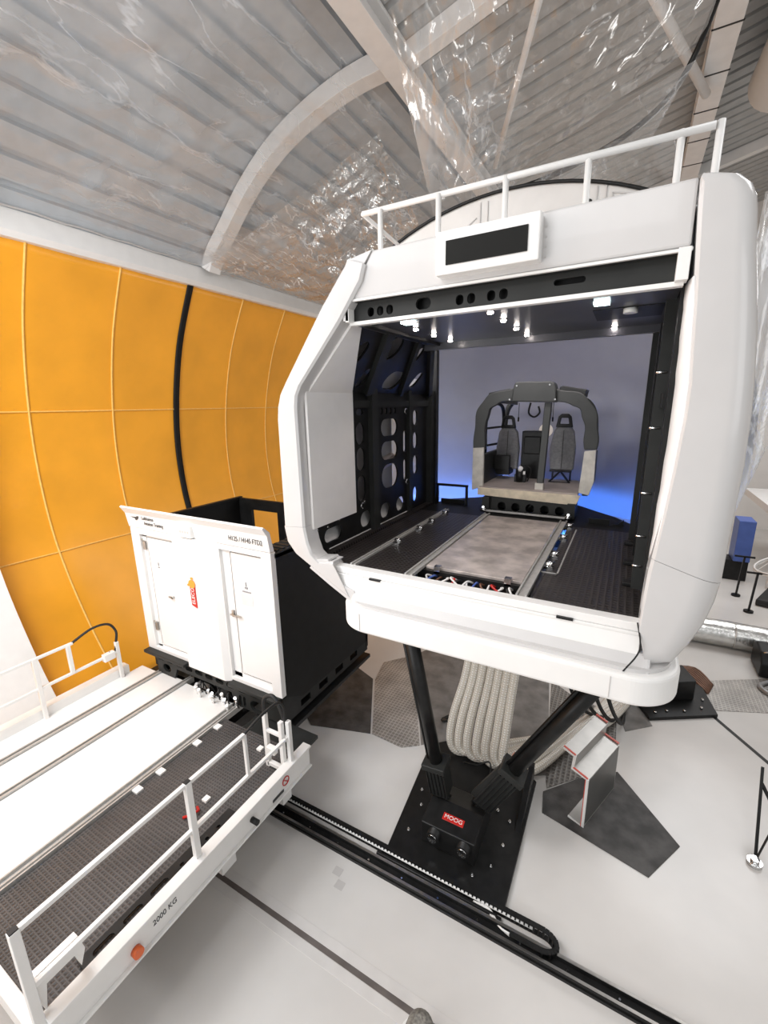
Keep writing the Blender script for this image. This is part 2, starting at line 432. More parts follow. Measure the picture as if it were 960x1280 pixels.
while s < total - .5:
    for t, h in cyc[:-1]:
        p, nrm = at(s + t); prof.append(p + nrm*h)
    s += .5
prof.append(at(total)[0])
va = [bm.verts.new((p.x, -4, p.z)) for p in prof]; vb = [bm.verts.new((p.x, 26, p.z)) for p in prof]
for k in range(len(prof)-1): bm.faces.new((va[k], va[k+1], vb[k+1], vb[k]))
struct('ceiling', bm, ROOFM)
def rz(x): return 12.12 + .24*(x + 4.2)
bm = NB(); y = -4.0; ys = []
while y < 26:
    for t, h in cyc[:-1]: ys.append((y + t*.9, h))
    y += .45
va = [bm.verts.new((-4.25, yy_, rz(-4.25) + h)) for yy_, h in ys]; vb = [bm.verts.new((12, yy_, rz(12) + h)) for yy_, h in ys]
for k in range(len(ys)-1): bm.faces.new((va[k], vb[k], vb[k+1], va[k+1]))
struct('ceiling_right', bm, ROOFD)

# roof steel
for yc in (-2.5, 8.5, 19.5):
    bm = NB(); prev = None
    pts = [p for p in resample(RP, .3) if p.z > 9.38] + [RP[-1]]
    for i, p in enumerate(pts):
        d = (pts[min(i+1, len(pts)-1)] - pts[max(i-1, 0)]).normalized(); nrm = Vector((-d.z, 0, d.x))
        if nrm.z < 0: nrm = -nrm
        ring = [bm.verts.new((q.x, yc + dy, q.z)) for q, dy in ((p - nrm*.02, -.17), (p - nrm*.34, -.17), (p - nrm*.34, .17), (p - nrm*.02, .17))]
        if prev:
            for k in range(4): bm.faces.new((prev[k], prev[(k+1) % 4], ring[(k+1) % 4], ring[k]))
        prev = ring
    tag(obj('roof_arch', bm, BEAM, bevel=.01), {-2.5: 'cream curved steel roof arch nearest the viewer', 8.5: 'cream curved steel roof arch rising from the orange wall to the long beam', 19.5: 'cream curved steel roof arch farthest along the hall'}[yc], 'roof arch', 'curved roof arches')
    bm = NB(); bar(bm, (-4.25, yc, rz(-4.25) - .16), (12, yc, rz(12) - .16), .26, .3)
    tag(obj('roof_rafter', bm, BEAM, bevel=.01), {-2.5: 'cream straight roof rafter nearest the viewer', 8.5: 'cream straight roof rafter crossing the long beam above the simulator', 19.5: 'cream straight roof rafter farthest along the hall'}[yc], 'roof beam', 'straight roof rafters')
bm = NB(); bx(bm, -4.47, -4.05, -4, 26, 11.72, 11.78); bx(bm, -4.32, -4.2, -4, 26, 11.78, 12.12); bx(bm, -4.47, -4.05, -4, 26, 12.06, 12.12)
tag(obj('roof_beam', bm, BEAM, bevel=.01), 'long cream steel beam running along the roof above the simulator', 'roof beam')
bm = NB(); bx(bm, .62, 1.08, -4, 26, 12.7, 12.78); bx(bm, .62, 1.08, -4, 26, 13.1, 13.18); bx(bm, .78, .92, -4, 26, 12.75, 13.15)
b2 = tag(obj('roof_beam', bm, BEAM, bevel=.01), 'long cream steel beam at the upper right corner of the roof', 'roof beam')
bm = NB(); k = 2.0
for i in range(14): bx(bm, .60, 1.10, k, k+.035, 12.69, 12.705); k += 1.4
obj('clamp_strap', bm, DGREY, b2)
bm = NB(); cyl(bm, (-1.62, 8.0, 12.1), (-3.75, 13.0, 12.0), .06)
tag(obj('bracing_rod', bm, BEAM, smooth=False), 'thin cream bracing rod slanting down the middle of the roof', 'bracing rod', 'roof bracing rods')
bm = NB(); cyl(bm, (-.9, 8.6, 12.6), (.75, 13.6, 12.55), .09)
tag(obj('bracing_rod', bm, BEAM), 'thick cream bracing rod seen through crumpled film at upper right', 'bracing rod', 'roof bracing rods')
bm = NB(); tube(bm, [(2.35, 6, 12.6), (2.35, 6.3, 12.6), (2.2, 14.6, 12.9), (2.2, 15.0, 12.9)], .6, 24, radii=[.4, .6, .6, .4])
tag(obj('ventilation_duct', bm, WPAINT), 'fat white round duct hanging at the top right corner', 'duct')

# far and right walls
bm = NB(); bx(bm, -12, 16, 26, 26.3, 0, 17); struct('wall_back', bm, mat('white_hall_wall', (.8, .79, .77), .6, var=.06, scale=.6))
bm = NB(); bx(bm, 12, 12.3, 4, 26, 0, 16.5); struct('wall_right', bm, MATS['white_hall_wall'])

# leaning white rib in front of the orange wall
bm = NB(); prev = None
for p in WP[:]:
    ring = [bm.verts.new((p.x + dx, y_, p.z)) for dx, y_ in ((.15, 2.35), (.72, 2.35), (.72, 3.28), (.15, 3.28))]
    if prev:
        for k in range(4): bm.faces.new((prev[k], prev[(k+1) % 4], ring[(k+1) % 4], ring[k]))
    else: bm.faces.new(ring)
    prev = ring
tag(obj('wall_rib', bm, WPAINT), 'broad white curved rib standing against the orange wall at far left', 'wall rib')

# ================================================================== FLOOR PLATES
def floor_plate(name, pts, m_, label, cat, t=.012, group=None, z=0.0):
    bm = NB(); prism(bm, pts, z, z + t); return tag(obj(name, bm, m_, bevel=.002), label, cat, group)
GP = 'steel cover plates lying on the floor'
floor_plate('cover_plate', [(-5.6, 6.1), (-4.83, 5.6), (-3.69, 5.94), (-4.50, 7.42), (-5.95, 8.0)], MATPLATE, 'dark angular cover plate on floor beside the black side of the white cabin', 'floor plate', group=GP)
floor_plate('cover_plate', [(-3.66, 5.95), (-3.02, 5.9), (-2.75, 6.1), (-4.1, 8.7), (-4.6, 8.1), (-4.44, 7.42)], LTREAD, 'light grey studded plate between dark plate and left leg', 'floor plate', group=GP)
floor_plate('cover_plate', [(-4.08, 8.72), (-2.73, 6.12), (-2.55, 6.32), (-.9, 6.32), (-.6, 6.5), (-1.0, 9.2), (-3.4, 10.2)], GREYPLATE, 'large grey plate under the simulator behind the hose bundle', 'floor plate', group=GP, t=.007)
floor_plate('cover_plate', [(-.62, 6.38), (-.58, 6.22), (.36, 7.22), (.35, 8.6), (-.55, 8.9), (-.95, 9.2)], MTREAD, 'grey studded plate beneath the slanting right leg', 'floor plate', group=GP, t=.010)
floor_plate('cover_plate', [(-.62, 6.13), (-.57, 5.74), (.80, 5.42), (1.19, 6.09), (.40, 7.10), (-.15, 6.66)], MATPLATE, 'dark scuffed cover plate under the folded step with red edges', 'floor plate', group=GP, t=.014)
floor_plate('cover_plate', [(.5, 8.2), (.95, 8.6), (.7, 9.3), (.35, 8.9)], GREYPLATE, 'small grey plate beside the rear black foot plate', 'floor plate', group=GP, t=.009)
floor_plate('cover_plate', [(1.95, 9.62), (3.3, 10.2), (3.7, 11.7), (2.0, 10.72)], LTREAD, 'pale studded plate on floor at right behind the rear foot', 'floor plate', group=GP)
floor_plate('floor_marker', rect(-2.86, 3.53, -2.74, 3.64), GREYP, 'upper of two small grey squares on the floor', 'floor marker', t=.003, group='grey squares stuck on the floor')
floor_plate('floor_marker', rect(-2.74, 3.40, -2.62, 3.51), GREYP, 'lower of two small grey squares on the floor', 'floor marker', t=.003, group='grey squares stuck on the floor')
floor_plate('floor_channel', [(1.85, 9.60), (1.90, 9.66), (3.0, 8.0), (2.95, 7.95)], DGREY, 'thin dark slot in the floor running from rear foot to right edge', 'floor slot', t=.004)
floor_plate('floor_channel', [(-6.5, 2.83), (1.6, 2.83), (1.6, 2.77), (-6.5, 2.77)], mat('brown_grey_slot', (.15, .13, .12), .5, .3, var=.15), 'grey slot rail set in the floor nearest the viewer', 'floor slot', t=.005)
floor_plate('floor_strip', rect(-6.5, 2.66, 1.6, 2.765), mat('pale_floor_strip', (.66, .64, .62), .3, var=.04), 'pale strip in front of the nearest floor slot', 'floor strip', t=.003, group='pale strips beside the floor slot')
floor_plate('floor_strip', rect(-6.5, 2.835, 1.6, 2.94), MATS['pale_floor_strip'], 'pale strip behind the nearest floor slot', 'floor strip', t=.003, group='pale strips beside the floor slot')

# floor rail of the gantry, with its cable chain
t = thing('floor_rail', 'long black double floor rail crossing in front of the foot plate', 'rail', (-1, 3.92, 0))
def f(bm):
    bx(bm, -7, 3, 3.78, 4.00, 0, .035); bx(bm, -7, 3, 3.795, 3.835, .035, .085); bx(bm, -7, 3, 3.93, 3.97, .035, .085)
part('rail_base', f, BLACK, t, bevel=.004)
part('running_surface', lambda bm: (bx(bm, -7, 3, 3.80, 3.83, .085, .09), bx(bm, -7, 3, 3.935, 3.965, .085, .09)), STEEL, t)
part('cover_strip', lambda bm: bx(bm, -7, 3, 3.975, 3.995, 0, .05), ALU, t)
for k in range(14):
    part('bolt', lambda bm: cyl(bm, (-5.0 + .5*k, 3.88, .035), (-5.0 + .5*k, 3.88, .05), .012, 8), CHROME, t)
t = thing('cable_chain', 'black cable drag chain lying along the floor rail', 'cable chain', (-1, 4.1, 0))
def chain_pt(s):
    # straight run then a flat U-turn
    if s < 4.2: return Vector((-4.5 + s, 4.10, .07)), Vector((1, 0, 0))
    a = min((s - 4.2) / .11, PI); a = a
    c = Vector((-.3, 3.99, .07))
    return c + Vector((math.sin(a)*.17, math.cos(a)*.11, 0)), Vector((math.cos(a), -math.sin(a), 0))
def f(bm):
    for sgn in (-1, 1):
        pts = []
        s = 0
        while s < 4.2 + .345: 
            p, d = chain_pt(s); pts.append(p + Vector((-d.y, d.x, 0))*0 + Vector((0, 0, sgn*.05))); s += .1 if s < 4.1 else .03
        pts += [Vector((-.35, 3.88, .07 + sgn*.05)), Vector((-.62, 3.88, .07 + sgn*.05))]
        for a, b in zip(pts, pts[1:]): bar(bm, a, b, .055, .014)
part('side_plates', f, BLACK, t)
def f(bm):
    s = .0
    while s < 4.54:
        p, d = chain_pt(s); u = Vector((-d.y, d.x, 0))
        bar(bm, p - u*.03, p + u*.03, .016, .11); s += .052
part('cross_bars', f, BLACK, t)['kind'] = 'stuff'
part('cables', lambda bm: [tube(bm, smoothpath([(-4.4, 4.085 + .01*j, .07), (-2, 4.085 + .01*j, .07), (-.4, 4.09 + .01*j, .07)], 4), .022, 6) for j in range(3)], WPAINT, t)
part('end_cables', lambda bm: [tube(bm, smoothpath([(-.62, 3.9, .05 + .015*j), (-.75, 3.93, .06), (-.9, 4.02 + .02*j, .05), (-1.1, 4.06, .04)], 4), .012, 6) for j in range(3)], WPAINT, t)
bm = NB(); bx(bm, -2.45, -.75, 4.0, 4.045, 0, .045); cyl(bm, (-2.45, 4.022, .045), (-.8, 4.022, .045), .024)
tag(obj('rail_cover', bm, BLACK, bevel=.006), 'black rounded cover along the front of the foot plate', 'cover')

# ================================================================== TRANSFER GANTRY
GZ = 1.0
g = thing('transfer_gantry', 'white rolling gantry platform with rails and dark side walkway', 'gantry', (-5.8, 2.5, 0))
def f(bm):
    bx(bm, -3.66, -3.62, .78, 4.12, .9, 1.22); bx(bm, -3.72, -3.58, .78, 4.12, 1.2, 1.235); bx(bm, -3.72, -3.58, .78, 4.12, .88, .905)
sb = part('side_beam', f, WPAINT, g, bevel=.006)
text('load_lettering', '2000 KG', .088, (-3.577 - .041, 1.80, 1.07), R_RIGHT, TEXTD, sb, sx=.82)
def f(bm): 
    cyl(bm, (-3.62, 1.48, 1.0), (-3.56, 1.48, 1.0), .05)
part('side_lamp', f, REDORANGE, g)
part('rubber_buffer', lambda bm: cyl(bm, (-3.62, 2.98, 1.03), (-3.52, 2.98, 1.03), .035), RUBBER, g)
def f(bm):
    tube(bm, [(-3.612, 3.6 + .06*math.cos(a*PI/8), 1.06 + .06*math.sin(a*PI/8)) for a in range(16)], .007, 6, closed=True)
    bar(bm, (-3.612, 3.56, 1.1), (-3.612, 3.64, 1.02), .01)
part('warning_sticker', f, RED, g)
part('black_sticker', lambda bm: bx(bm, -3.618, -3.612, 3.34, 3.55, .93, .97), TEXTD, g)
part('end_beam', lambda bm: (bx(bm, -8.2, -3.62, .70, .80, .85, 1.06),), WPAINT, g, bevel=.008)
part('walkway', lambda bm: bx(bm, -5.36, -3.66, .8, 4.12, .95, 1.0), GTREAD, g)
part('walkway_end', lambda bm: bx(bm, -5.0, -3.8, 4.12, 4.55, .93, .985), DGREY, g)
part('deck_panel', lambda bm: bx(bm, -6.78, -5.56, .8, 4.45, .95, 1.01), DECKW, g, bevel=.004)
part('deck_panel', lambda bm: bx(bm, -7.50, -6.90, .8, 4.48, .95, 1.01), DECKW, g, bevel=.004)
part('deck_panel', lambda bm: (bx(bm, -8.05, -7.62, .8, 4.4, .95, 1.04), bx(bm, -8.22, -8.05, .8, 4.15, .95, 1.2)), DECKW, g, bevel=.004)
for x0, x1 in ((-5.54, -5.38), (-6.89, -6.79), (-7.61, -7.51)):
    def f(bm):
        bx(bm, x0, x1, .8, 4.62, .94, 1.0); bx(bm, x0, x0+.02, .8, 4.62, 1.0, 1.04); bx(bm, x1-.02, x1, .8, 4.62, 1.0, 1.04)
        bx(bm, (x0+x1)/2-.012, (x0+x1)/2+.012, .8, 4.62, 1.0, 1.025)
    part('track_rail', f, ALU, g)
for y in (2.58, 2.92, 3.53, 3.92):
    part('track_bracket', lambda bm: bx(bm, -5.38, -5.27, y-.05, y+.05, 1.0, 1.03), WPAINT, g, bevel=.004)
part('red_hook', lambda bm: tube(bm, [(-4.42, 2.60, 1.01), (-4.32, 2.66, 1.05), (-4.30, 2.74, 1.05), (-4.38, 2.78, 1.02)], .018, 8), RED, g)
part('white_tab', lambda bm: bx(bm, -4.42, -4.34, 2.88, 2.96, 1.0, 1.03), WPAINT, g)
part('white_tab', lambda bm: bx(bm, -4.42, -4.34, 3.86, 3.94, 1.0, 1.03), WPAINT, g)
# black oval-slotted cable tray lying along the walkway edge
def f(bm):
    holes = [slot(-3.90, 1.35 + .29*k, .07, .2, 4) for k in range(3)] + [slot(-3.90, 2.20 + .17*k, .04, .05, 3) for k in range(4)]
    plate(bm, rect(-3.99, 1.15, -3.80, 2.95), holes, 1.03, 1.045, 'z')
    bx(bm, -3.80, -3.78, 1.15, 2.95, 1.0, 1.045)
part('slotted_cable_tray', f, BLACK, g)
part('wheel_frame', lambda bm: (bx(bm, -8.0, -3.9, 2.68, 2.9, .3, .9), bx(bm, -8.0, -3.9, 3.8, 3.98, .3, .9), bx(bm, -5.6, -5.4, .8, 4.1, .7, .95)), WPAINT, g)
for x in (-7.6, -4.3):
    for y in (2.8, 3.88): part('wheel', lambda bm: cyl(bm, (x-.06, y, .22), (x+.06, y, .22), .13, 24), BLACK, g)
# guard rail
gr = part('guard_rail', lambda bm: (bar(bm, (-3.68, .75, 2.19), (-3.68, 3.05, 2.19), .045), bar(bm, (-3.68, .75, 1.6), (-3.68, 3.72, 1.6), .045)), WPAINT, g, bevel=.006)
for y, z1 in ((.75, 2.21), (2.26, 2.21)):
    bm = NB(); bx(bm, -3.71, -3.65, y-.035, y+.035, .9, z1); obj('post', bm, WPAINT, gr, bevel=.005)
    bm = NB(); bx(bm, -3.705, -3.655, y-.03, y+.03, z1, z1+.012); obj('post_cap', bm, RUBBER, gr)
bm = NB(); bx(bm, -3.70, -3.66, 3.03, 3.07, 1.6, 2.19); obj('short_post', bm, WPAINT, gr, bevel=.004)
bm = NB()
for x, y in ((-3.66, 3.78), (-3.74, 3.72), (-4.06, 3.75)): bx(bm, x-.03, x+.03, y-.03, y+.03, 1.0, 1.86)
bar(bm, (-4.06, 3.75, 1.6), (-3.66, 3.75, 1.6), .045); bar(bm, (-4.06, 3.75, 1.05), (-3.66, 3.75, 1.05), .06)
obj('gate_frame', bm, WPAINT, gr, bevel=.004)
bm = NB(); bx(bm, -4.0, -3.85, 3.66, 3.74, 1.30, 1.40); obj('latch_box', bm, WPAINT, gr, bevel=.01)
bm = NB(); tube(bm, smoothpath([(-3.68, 3.03, 2.19), (-3.68, 3.35, 2.25), (-3.69, 3.65, 2.22), (-3.70, 3.76, 2.05), (-3.70, 3.76, 1.85)], 6), .018, 8)
tube(bm, smoothpath([(-4.06, 3.75, 1.85), (-4.05, 3.76, 2.08), (-3.92, 3.78, 2.16), (-3.8, 3.78, 2.05), (-3.72, 3.78, 1.84)], 6), .03, 8)
obj('hinge_cable', bm, RUBBER, gr)
bm = NB(); bx(bm, -3.66, -3.40, .86, .90, 1.34, 1.60) if False else None
prism(bm, [(.8, 1.62), (1.12, 1.62), (1.15, 1.44), (1.10, 1.30), (1.07, 1.46), (.86, 1.46), (.82, 1.2), (.78, 1.4)], -3.78, -3.71, 'x')
obj('gate_catch', bm, WPAINT, gr, bevel=.004)
g2 = part('guard_rail', lambda bm: (bar(bm, (-8.0, 2.0, 2.13), (-8.0, 3.28, 2.13), .045), bar(bm, (-8.0, 2.0, 1.6), (-8.0, 3.95, 1.6), .045)), WPAINT, g, bevel=.006)
for y, z0, z1 in ((3.2, 1.6, 2.13), (3.97, 1.0, 1.8), (2.7, 1.0, 2.15)):
    bm = NB(); bx(bm, -8.03, -7.97, y-.03, y+.03, z0, z1); obj('post', bm, WPAINT, g2, bevel=.005)
bm = NB(); tube(bm, smoothpath([(-8.0, 3.26, 2.13), (-8.0, 3.6, 2.24), (-8.0, 3.88, 2.2), (-8.0, 4.0, 2.0), (-8.0, 3.97, 1.8)], 6), .022, 8)
tube(bm, smoothpath([(-8.0, 3.97, 1.78), (-8.0, 3.9, 1.6), (-8.0, 3.82, 1.66)], 4), .015, 6); obj('hinge_cable', bm, RUBBER, g2)
bm = NB(); bx(bm, -8.04, -7.94, 3.70, 3.9, 1.52, 1.66); obj('latch_box', bm, WPAINT, g2, bevel=.01)

# ================================================================== CABIN MODULE ON THE GANTRY
c = thing('cabin_module', 'open topped cabin with white two-door front and black sides on the gantry', 'cabin', (-6.0, 5.7, 1.0))
X0, X1, Y0, Y1 = -7.74, -4.36, 4.5, 7.0
# front wall with recesses for the two doors
fr = part('front_wall', lambda bm: plate(bm, rect(X0, 1.53, X1, 3.95), [rect(-7.5, 1.60, -6.58, 3.84), rect(-5.45, 1.60, -4.56, 3.86)], 4.42, 4.52, 'y'), WDOOR, c, bevel=.006)
part('centre_panel', lambda bm: prism(bm, [(-6.56, 4.42), (-6.50, 4.36), (-5.58, 4.36), (-5.47, 4.42), (-5.47, 4.52), (-6.56, 4.52)], 1.50, 3.955), WDOOR, c, bevel=.004)
d1 = part('door', lambda bm: bx(bm, -7.36, -6.60, 4.47, 4.51, 1.66, 3.78), WDOOR, c, bevel=.004)
part('door_frame', lambda bm: (bx(bm, -7.51, -7.388, 4.48, 4.53, 1.6, 3.85), bx(bm, -7.51, -6.57, 4.48, 4.53, 1.59, 1.635), bx(bm, -7.51, -6.57, 4.48, 4.53, 3.79, 3.85)), WDOOR, c)
part('door_gap', lambda bm: bx(bm, -7.51, -6.57, 4.505, 4.515, 1.6, 3.85), TEXTD, c)
bm = NB(); bx(bm, -6.92, -6.80, 4.43, 4.45, 2.72, 2.75); cyl(bm, (-6.82, 4.47, 2.735), (-6.82, 4.43, 2.735), .02); obj('door_handle', bm, STEEL, d1)
bm = NB(); bx(bm, -7.14, -7.12, 4.462, 4.47, 3.28, 3.34); bx(bm, -7.15, -7.11, 4.462, 4.47, 3.24, 3.26); obj('door_notice', bm, TEXTG, d1)
d2 = part('door', lambda bm: bx(bm, -5.25, -4.58, 4.47, 4.51, 1.70, 3.82), WDOOR, c, bevel=.004)
part('door_frame', lambda bm: (bx(bm, -5.46, -5.278, 4.48, 4.53, 1.6, 3.87), bx(bm, -5.46, -4.55, 4.48, 4.53, 1.59, 1.675), bx(bm, -5.46, -4.55, 4.48, 4.53, 3.83, 3.87)), WDOOR, c)
part('door_gap', lambda bm: bx(bm, -5.46, -4.55, 4.505, 4.515, 1.6, 3.87), TEXTD, c)
bm = NB(); bx(bm, -5.36, -5.12, 4.43, 4.45, 2.74, 2.765); bx(bm, -5.33, -5.29, 4.44, 4.47, 2.72, 2.83); obj('door_handle', bm, STEEL, d2)
bm = NB(); bx(bm, -4.98, -4.96, 4.462, 4.47, 3.30, 3.37); bx(bm, -5.0, -4.94, 4.462, 4.47, 3.26, 3.29); bx(bm, -5.06, -4.88, 4.462, 4.47, 3.20, 3.22); obj('door_notice', bm, TEXTG, d2)
bm = NB(); bx(bm, -5.09, -4.85, 4.466, 4.47, 2.98, 3.16); obj('door_sticker', bm, mat('faint_pink_sticker', (.78, .70, .69), .5), d2)
for z in (3.55, 1.95):
    bm = NB(); bx(bm, -7.47, -7.40, 4.44, 4.5, z, z+.16); tube(bm, [(-7.46, 4.44, z+.16), (-7.44, 4.42, z+.2), (-7.40, 4.44, z+.16)], .012, 6); obj('door_hinge', bm, STEEL, fr)
# sloping parapet
def f(bm):
    P = [(4.42, 3.96), (4.38, 4.22), (4.30, 4.34), (4.33, 4.36), (4.44, 4.26), (4.50, 3.96)]
    prism(bm, P, X0 - .02, X1 + .0, 'x')
pa = part('parapet', f, WDOOR, c)
text('operator_lettering', 'Lufthansa', .088, (-7.30, 4.383, 4.165), R_FRONT, TEXTD, pa, align='LEFT')
text('operator_lettering', 'Aviation Training', .088, (-7.26, 4.396, 4.07), R_FRONT, TEXTD, pa, align='LEFT', sx=.85)
bm = NB(); prism(bm, [(-7.62, 4.16), (-7.46, 4.17), (-7.33, 4.225), (-7.41, 4.13), (-7.47, 4.105), (-7.49, 4.14)], 4.385, 4.395, 'y'); obj('operator_emblem', bm, TEXTD, pa)
text('cabin_lettering', 'H125 / H145 FTD2', .11, (-4.82, 4.392, 4.09), R_FRONT, TEXTD, pa, sx=.8)
bm = NB(); bx(bm, -6.28, -5.98, 4.34, 4.42, 3.97, 4.18); sg = obj('sign_box', bm, WPAINT, pa, bevel=.012)
bm = NB()
for k in range(4): bx(bm, -6.24 + .062*k, -6.20 + .062*k, 4.335, 4.34, 4.05, 4.09)
bx(bm, -6.26, -6.0, 4.336, 4.34, 4.10, 4.104); bx(bm, -6.26, -6.0, 4.336, 4.34, 4.03, 4.034); obj('sign_marks', bm, GREYP, pa)
# vertical red sticker
bm = NB(); prism(bm, [(-6.175, 2.78), (-6.045, 2.74), (-6.045, 3.17), (-6.09, 3.20), (-6.175, 3.17)], 4.35, 4.358, 'y')
st = obj('red_sticker', bm, RED, c)
bm = NB(); prism(bm, slot(-6.11, 3.17, .16, .14), 4.342, 4.350, 'y'); prism(bm, slot(-6.10, 3.27, .06, .04), 4.342, 4.350, 'y'); prism(bm, slot(-6.2, 3.14, .05, .04), 4.342, 4.350, 'y'); obj('orange_emblem', bm, ORG, st)
text('sticker_lettering', 'ELECO', .105, (-6.108, 4.347, 2.955), Euler((PI/2, 0, 0)).to_matrix() @ Euler((0, 0, PI/2)).to_matrix(), WPAINT, st, sx=.95)
# sides and back
part('right_side', lambda bm: plate(bm, [(Y0+.02, 1.5), (Y0+.4, 1.28), (Y1, 1.22), (Y1, 3.86), (Y0+.02, 3.90)], [], X1-.05, X1, 'x'), BLACKM, c)
def f(bm):
    holes = [rect(Y0+.35 + .5*k, 1.10, Y0+.60 + .5*k, 1.22) for k in range(4)] + [slot(6.72, 1.31, .4, .05)]
    plate(bm, [(Y0-.05, 1.02), (Y1, 1.02), (Y1, 1.40), (Y0-.05, 1.5)], holes, X1-.06, X1-.005, 'x')
part('right_base_truss', f, BLACK, c)
part('left_side', lambda bm: bx(bm, X0, X0+.05, Y0, Y1, 1.1, 3.98), BLACKM, c)
part('left_top_rail', lambda bm: bx(bm, X0-.02, X0+.07, Y0, Y1+.05, 3.97, 4.02), BLACK, c)
part('back_wall', lambda bm: plate(bm, rect(X0, 1.1, X1, 4.0), [rect(-7.32, 3.0, -6.55, 3.76), rect(-6.38, 2.6, -4.6, 3.76)], Y1-.05, Y1+.02, 'y'), BLACK, c)
def f(bm):
    bx(bm, X1-.35, X1, Y0, Y1, 3.84, 3.92)
    for k in range(8): bx(bm, X1-.32, X1-.04, Y0+.1 + .12*k, Y0+.16 + .12*k, 3.92, 3.94)
part('roof_ledge', f, DGREY, c)
part('cabin_floor', lambda bm: bx(bm, X0, X1-.06, Y0+.02, Y1-.05, 1.25, 1.32), DGREY, c)
def f(bm):
    holes = [slot(-7.45 + .27*k, 1.36, .2, .09) for k in range(11)] + [slot(-7.3 + .0*k, 1.18, .22, .16) for k in range(1)] + [slot(-4.98, 1.15, .28, .2), slot(-5.25, 1.15, .06, .2), slot(-5.35, 1.15, .06, .2)]
    plate(bm, [(X0, 1.50), (X0, 1.40), (-7.58, 1.28), (-7.58, 1.02), (-7.1, 1.02), (-7.0, 1.24), (-5.55, 1.24), (-5.5, 1.02), (X1-.06, 1.02), (X1-.06, 1.50)], holes, 4.44, 4.49, 'y')
part('front_base_truss', f, DGREY, c)
part('sill', lambda bm: bx(bm, X0, -6.58, 4.30, 4.5, 1.47, 1.53), DGREY, c, bevel=.01)
part('sill', lambda bm: bx(bm, -5.46, X1-.04, 4.30, 4.5, 1.47, 1.53), DGREY, c, bevel=.01)
part('support_beam', lambda bm: (bx(bm, -7.62, -7.5, 4.5, 7.0, 1.0, 1.28), bx(bm, -6.0, -5.7, 4.5, 7.0, 1.0, 1.25), bx(bm, X1-.5, X1-.3, 4.55, 7.0, 1.0, 1.28)), BLACK, c)
# the black transfer tray between deck and cabin, with its connectors
tr_ = thing('coupling_tray', 'black tray with cable connectors between white deck and cabin', 'coupling tray', (-6.5, 4.5, .9))
part('tray', lambda bm: (bx(bm, -7.75, -5.38, 4.50, 7.1, .86, .93),), BLACK, tr_)
part('cover_sheet', lambda bm: bx(bm, -7.42, -7.05, 4.62, 4.95, .935, .95), mat('tan_metal_sheet', (.30, .26, .20), .4, .5, var=.2), tr_)
part('cover_sheet', lambda bm: bx(bm, -6.70, -6.38, 4.56, 4.68, .935, .95), GREYP, tr_)
for k in range(10):
    x = -6.45 + .115*k
    def f(bm):
        yy_ = 4.40 - .05*(k % 3); zz_ = .04*((k*7) % 4); cyl(bm, (x, yy_, .96), (x + .03, yy_ - .02, 1.08 + zz_), .022, 8); cyl(bm, (x + .03, yy_ - .02, 1.08 + zz_), (x + .04, yy_ - .04, 1.12 + zz_), .03, 8)
    part('connector', f, CHROME if k % 2 else WPAINT, tr_)
    part('hose', lambda bm: tube(bm, smoothpath([(x, 4.46, .95), (x + .04, 4.40, 1.05), (x + .08*(-1)**k, 4.50, 1.15), (x, 4.55, .96)], 4), .012, 6), RUBBER, tr_)
part('runner', lambda bm: bx(bm, -8.0, -7.7, 4.5, 7.4, .80, .90), BLACK, tr_)
part('runner', lambda bm: bx(bm, -4.95, -4.3, 4.6, 7.0, .86, .93), BLACK, tr_)
part('undercarriage', lambda bm: (bx(bm, -7.6, -6.2, 4.6, 6.8, 0, .86)), BLACK, tr_)

# ================================================================== SIMULATOR SHELL
s = thing('flight_simulator', 'huge white motion simulator cabin with open front bay', 'flight simulator', (-1.2, 5.5, 3.3))
def ring_part(name, pairs, m_, yfront=3.3, yb=3.75, round_=.05, ret=.2, bevel=0):
    """front frame piece built from matching outer and inner outlines (x, z)"""
    bm = NB(); rows = []
    for (ox, oz), (ix, iz) in pairs:
        o = Vector((ox, 0, oz)); i_ = Vector((ix, 0, iz)); d = (i_ - o).normalized()
        L = (i_ - o).length
        r1 = min(round_, L*.4)
        seq = [(o, yb)]
        for k in range(6):
            a = k / 5 * PI / 2
            seq.append((o + d * (r1 * (1 - math.cos(a))), yfront + r1 * (1 - math.sin(a))))
        b2_ = min(.02, L*.1)
        seq += [(i_ - d*b2_, yfront), (i_, yfront + .02), (i_, yfront + ret)]
        rows.append([bm.verts.new((p.x, y_, p.z)) for p, y_ in seq])
    for a, b in zip(rows, rows[1:]):
        for k in range(len(a)-1):
            f_ = bm.faces.new((a[k], b[k], b[k+1], a[k+1])); f_.smooth = True
    o = obj(name, bm, m_, s)
    w = o.modifiers.new('thick', 'SOLIDIFY'); w.thickness = .012; w.offset = -1
    e = o.modifiers.new('es', 'EDGE_SPLIT'); e.split_angle = math.radians(38)
    return o
LP = [((-2.24, 4.14), (-2.44, 4.50)), ((-2.50, 4.27), (-2.50, 4.50)), ((-2.72, 4.40), (-2.60, 4.47)), ((-2.92, 4.52), (-2.69, 4.54)),
      ((-3.02, 4.64), (-2.735, 4.66)), ((-3.05, 4.80), (-2.765, 4.82))]
ring_part('left_lower_fairing', LP, WHITE)
ring_part('left_pillar', [((-3.051, 4.802), (-2.765, 4.822)), ((-3.05, 5.3), (-2.77, 5.3)), ((-3.045, 5.88), (-2.775, 5.88)), ((-3.03, 6.0), (-2.775, 6.0)), ((-2.99, 6.12), (-2.76, 6.10)), ((-2.92, 6.22), (-2.71, 6.19)),
                          ((-2.45, 6.84), (-2.24, 6.70)), ((-2.22, 7.10), (-2.02, 6.98)), ((-2.16, 7.16), (-1.98, 7.10))], WHITE, round_=.07)
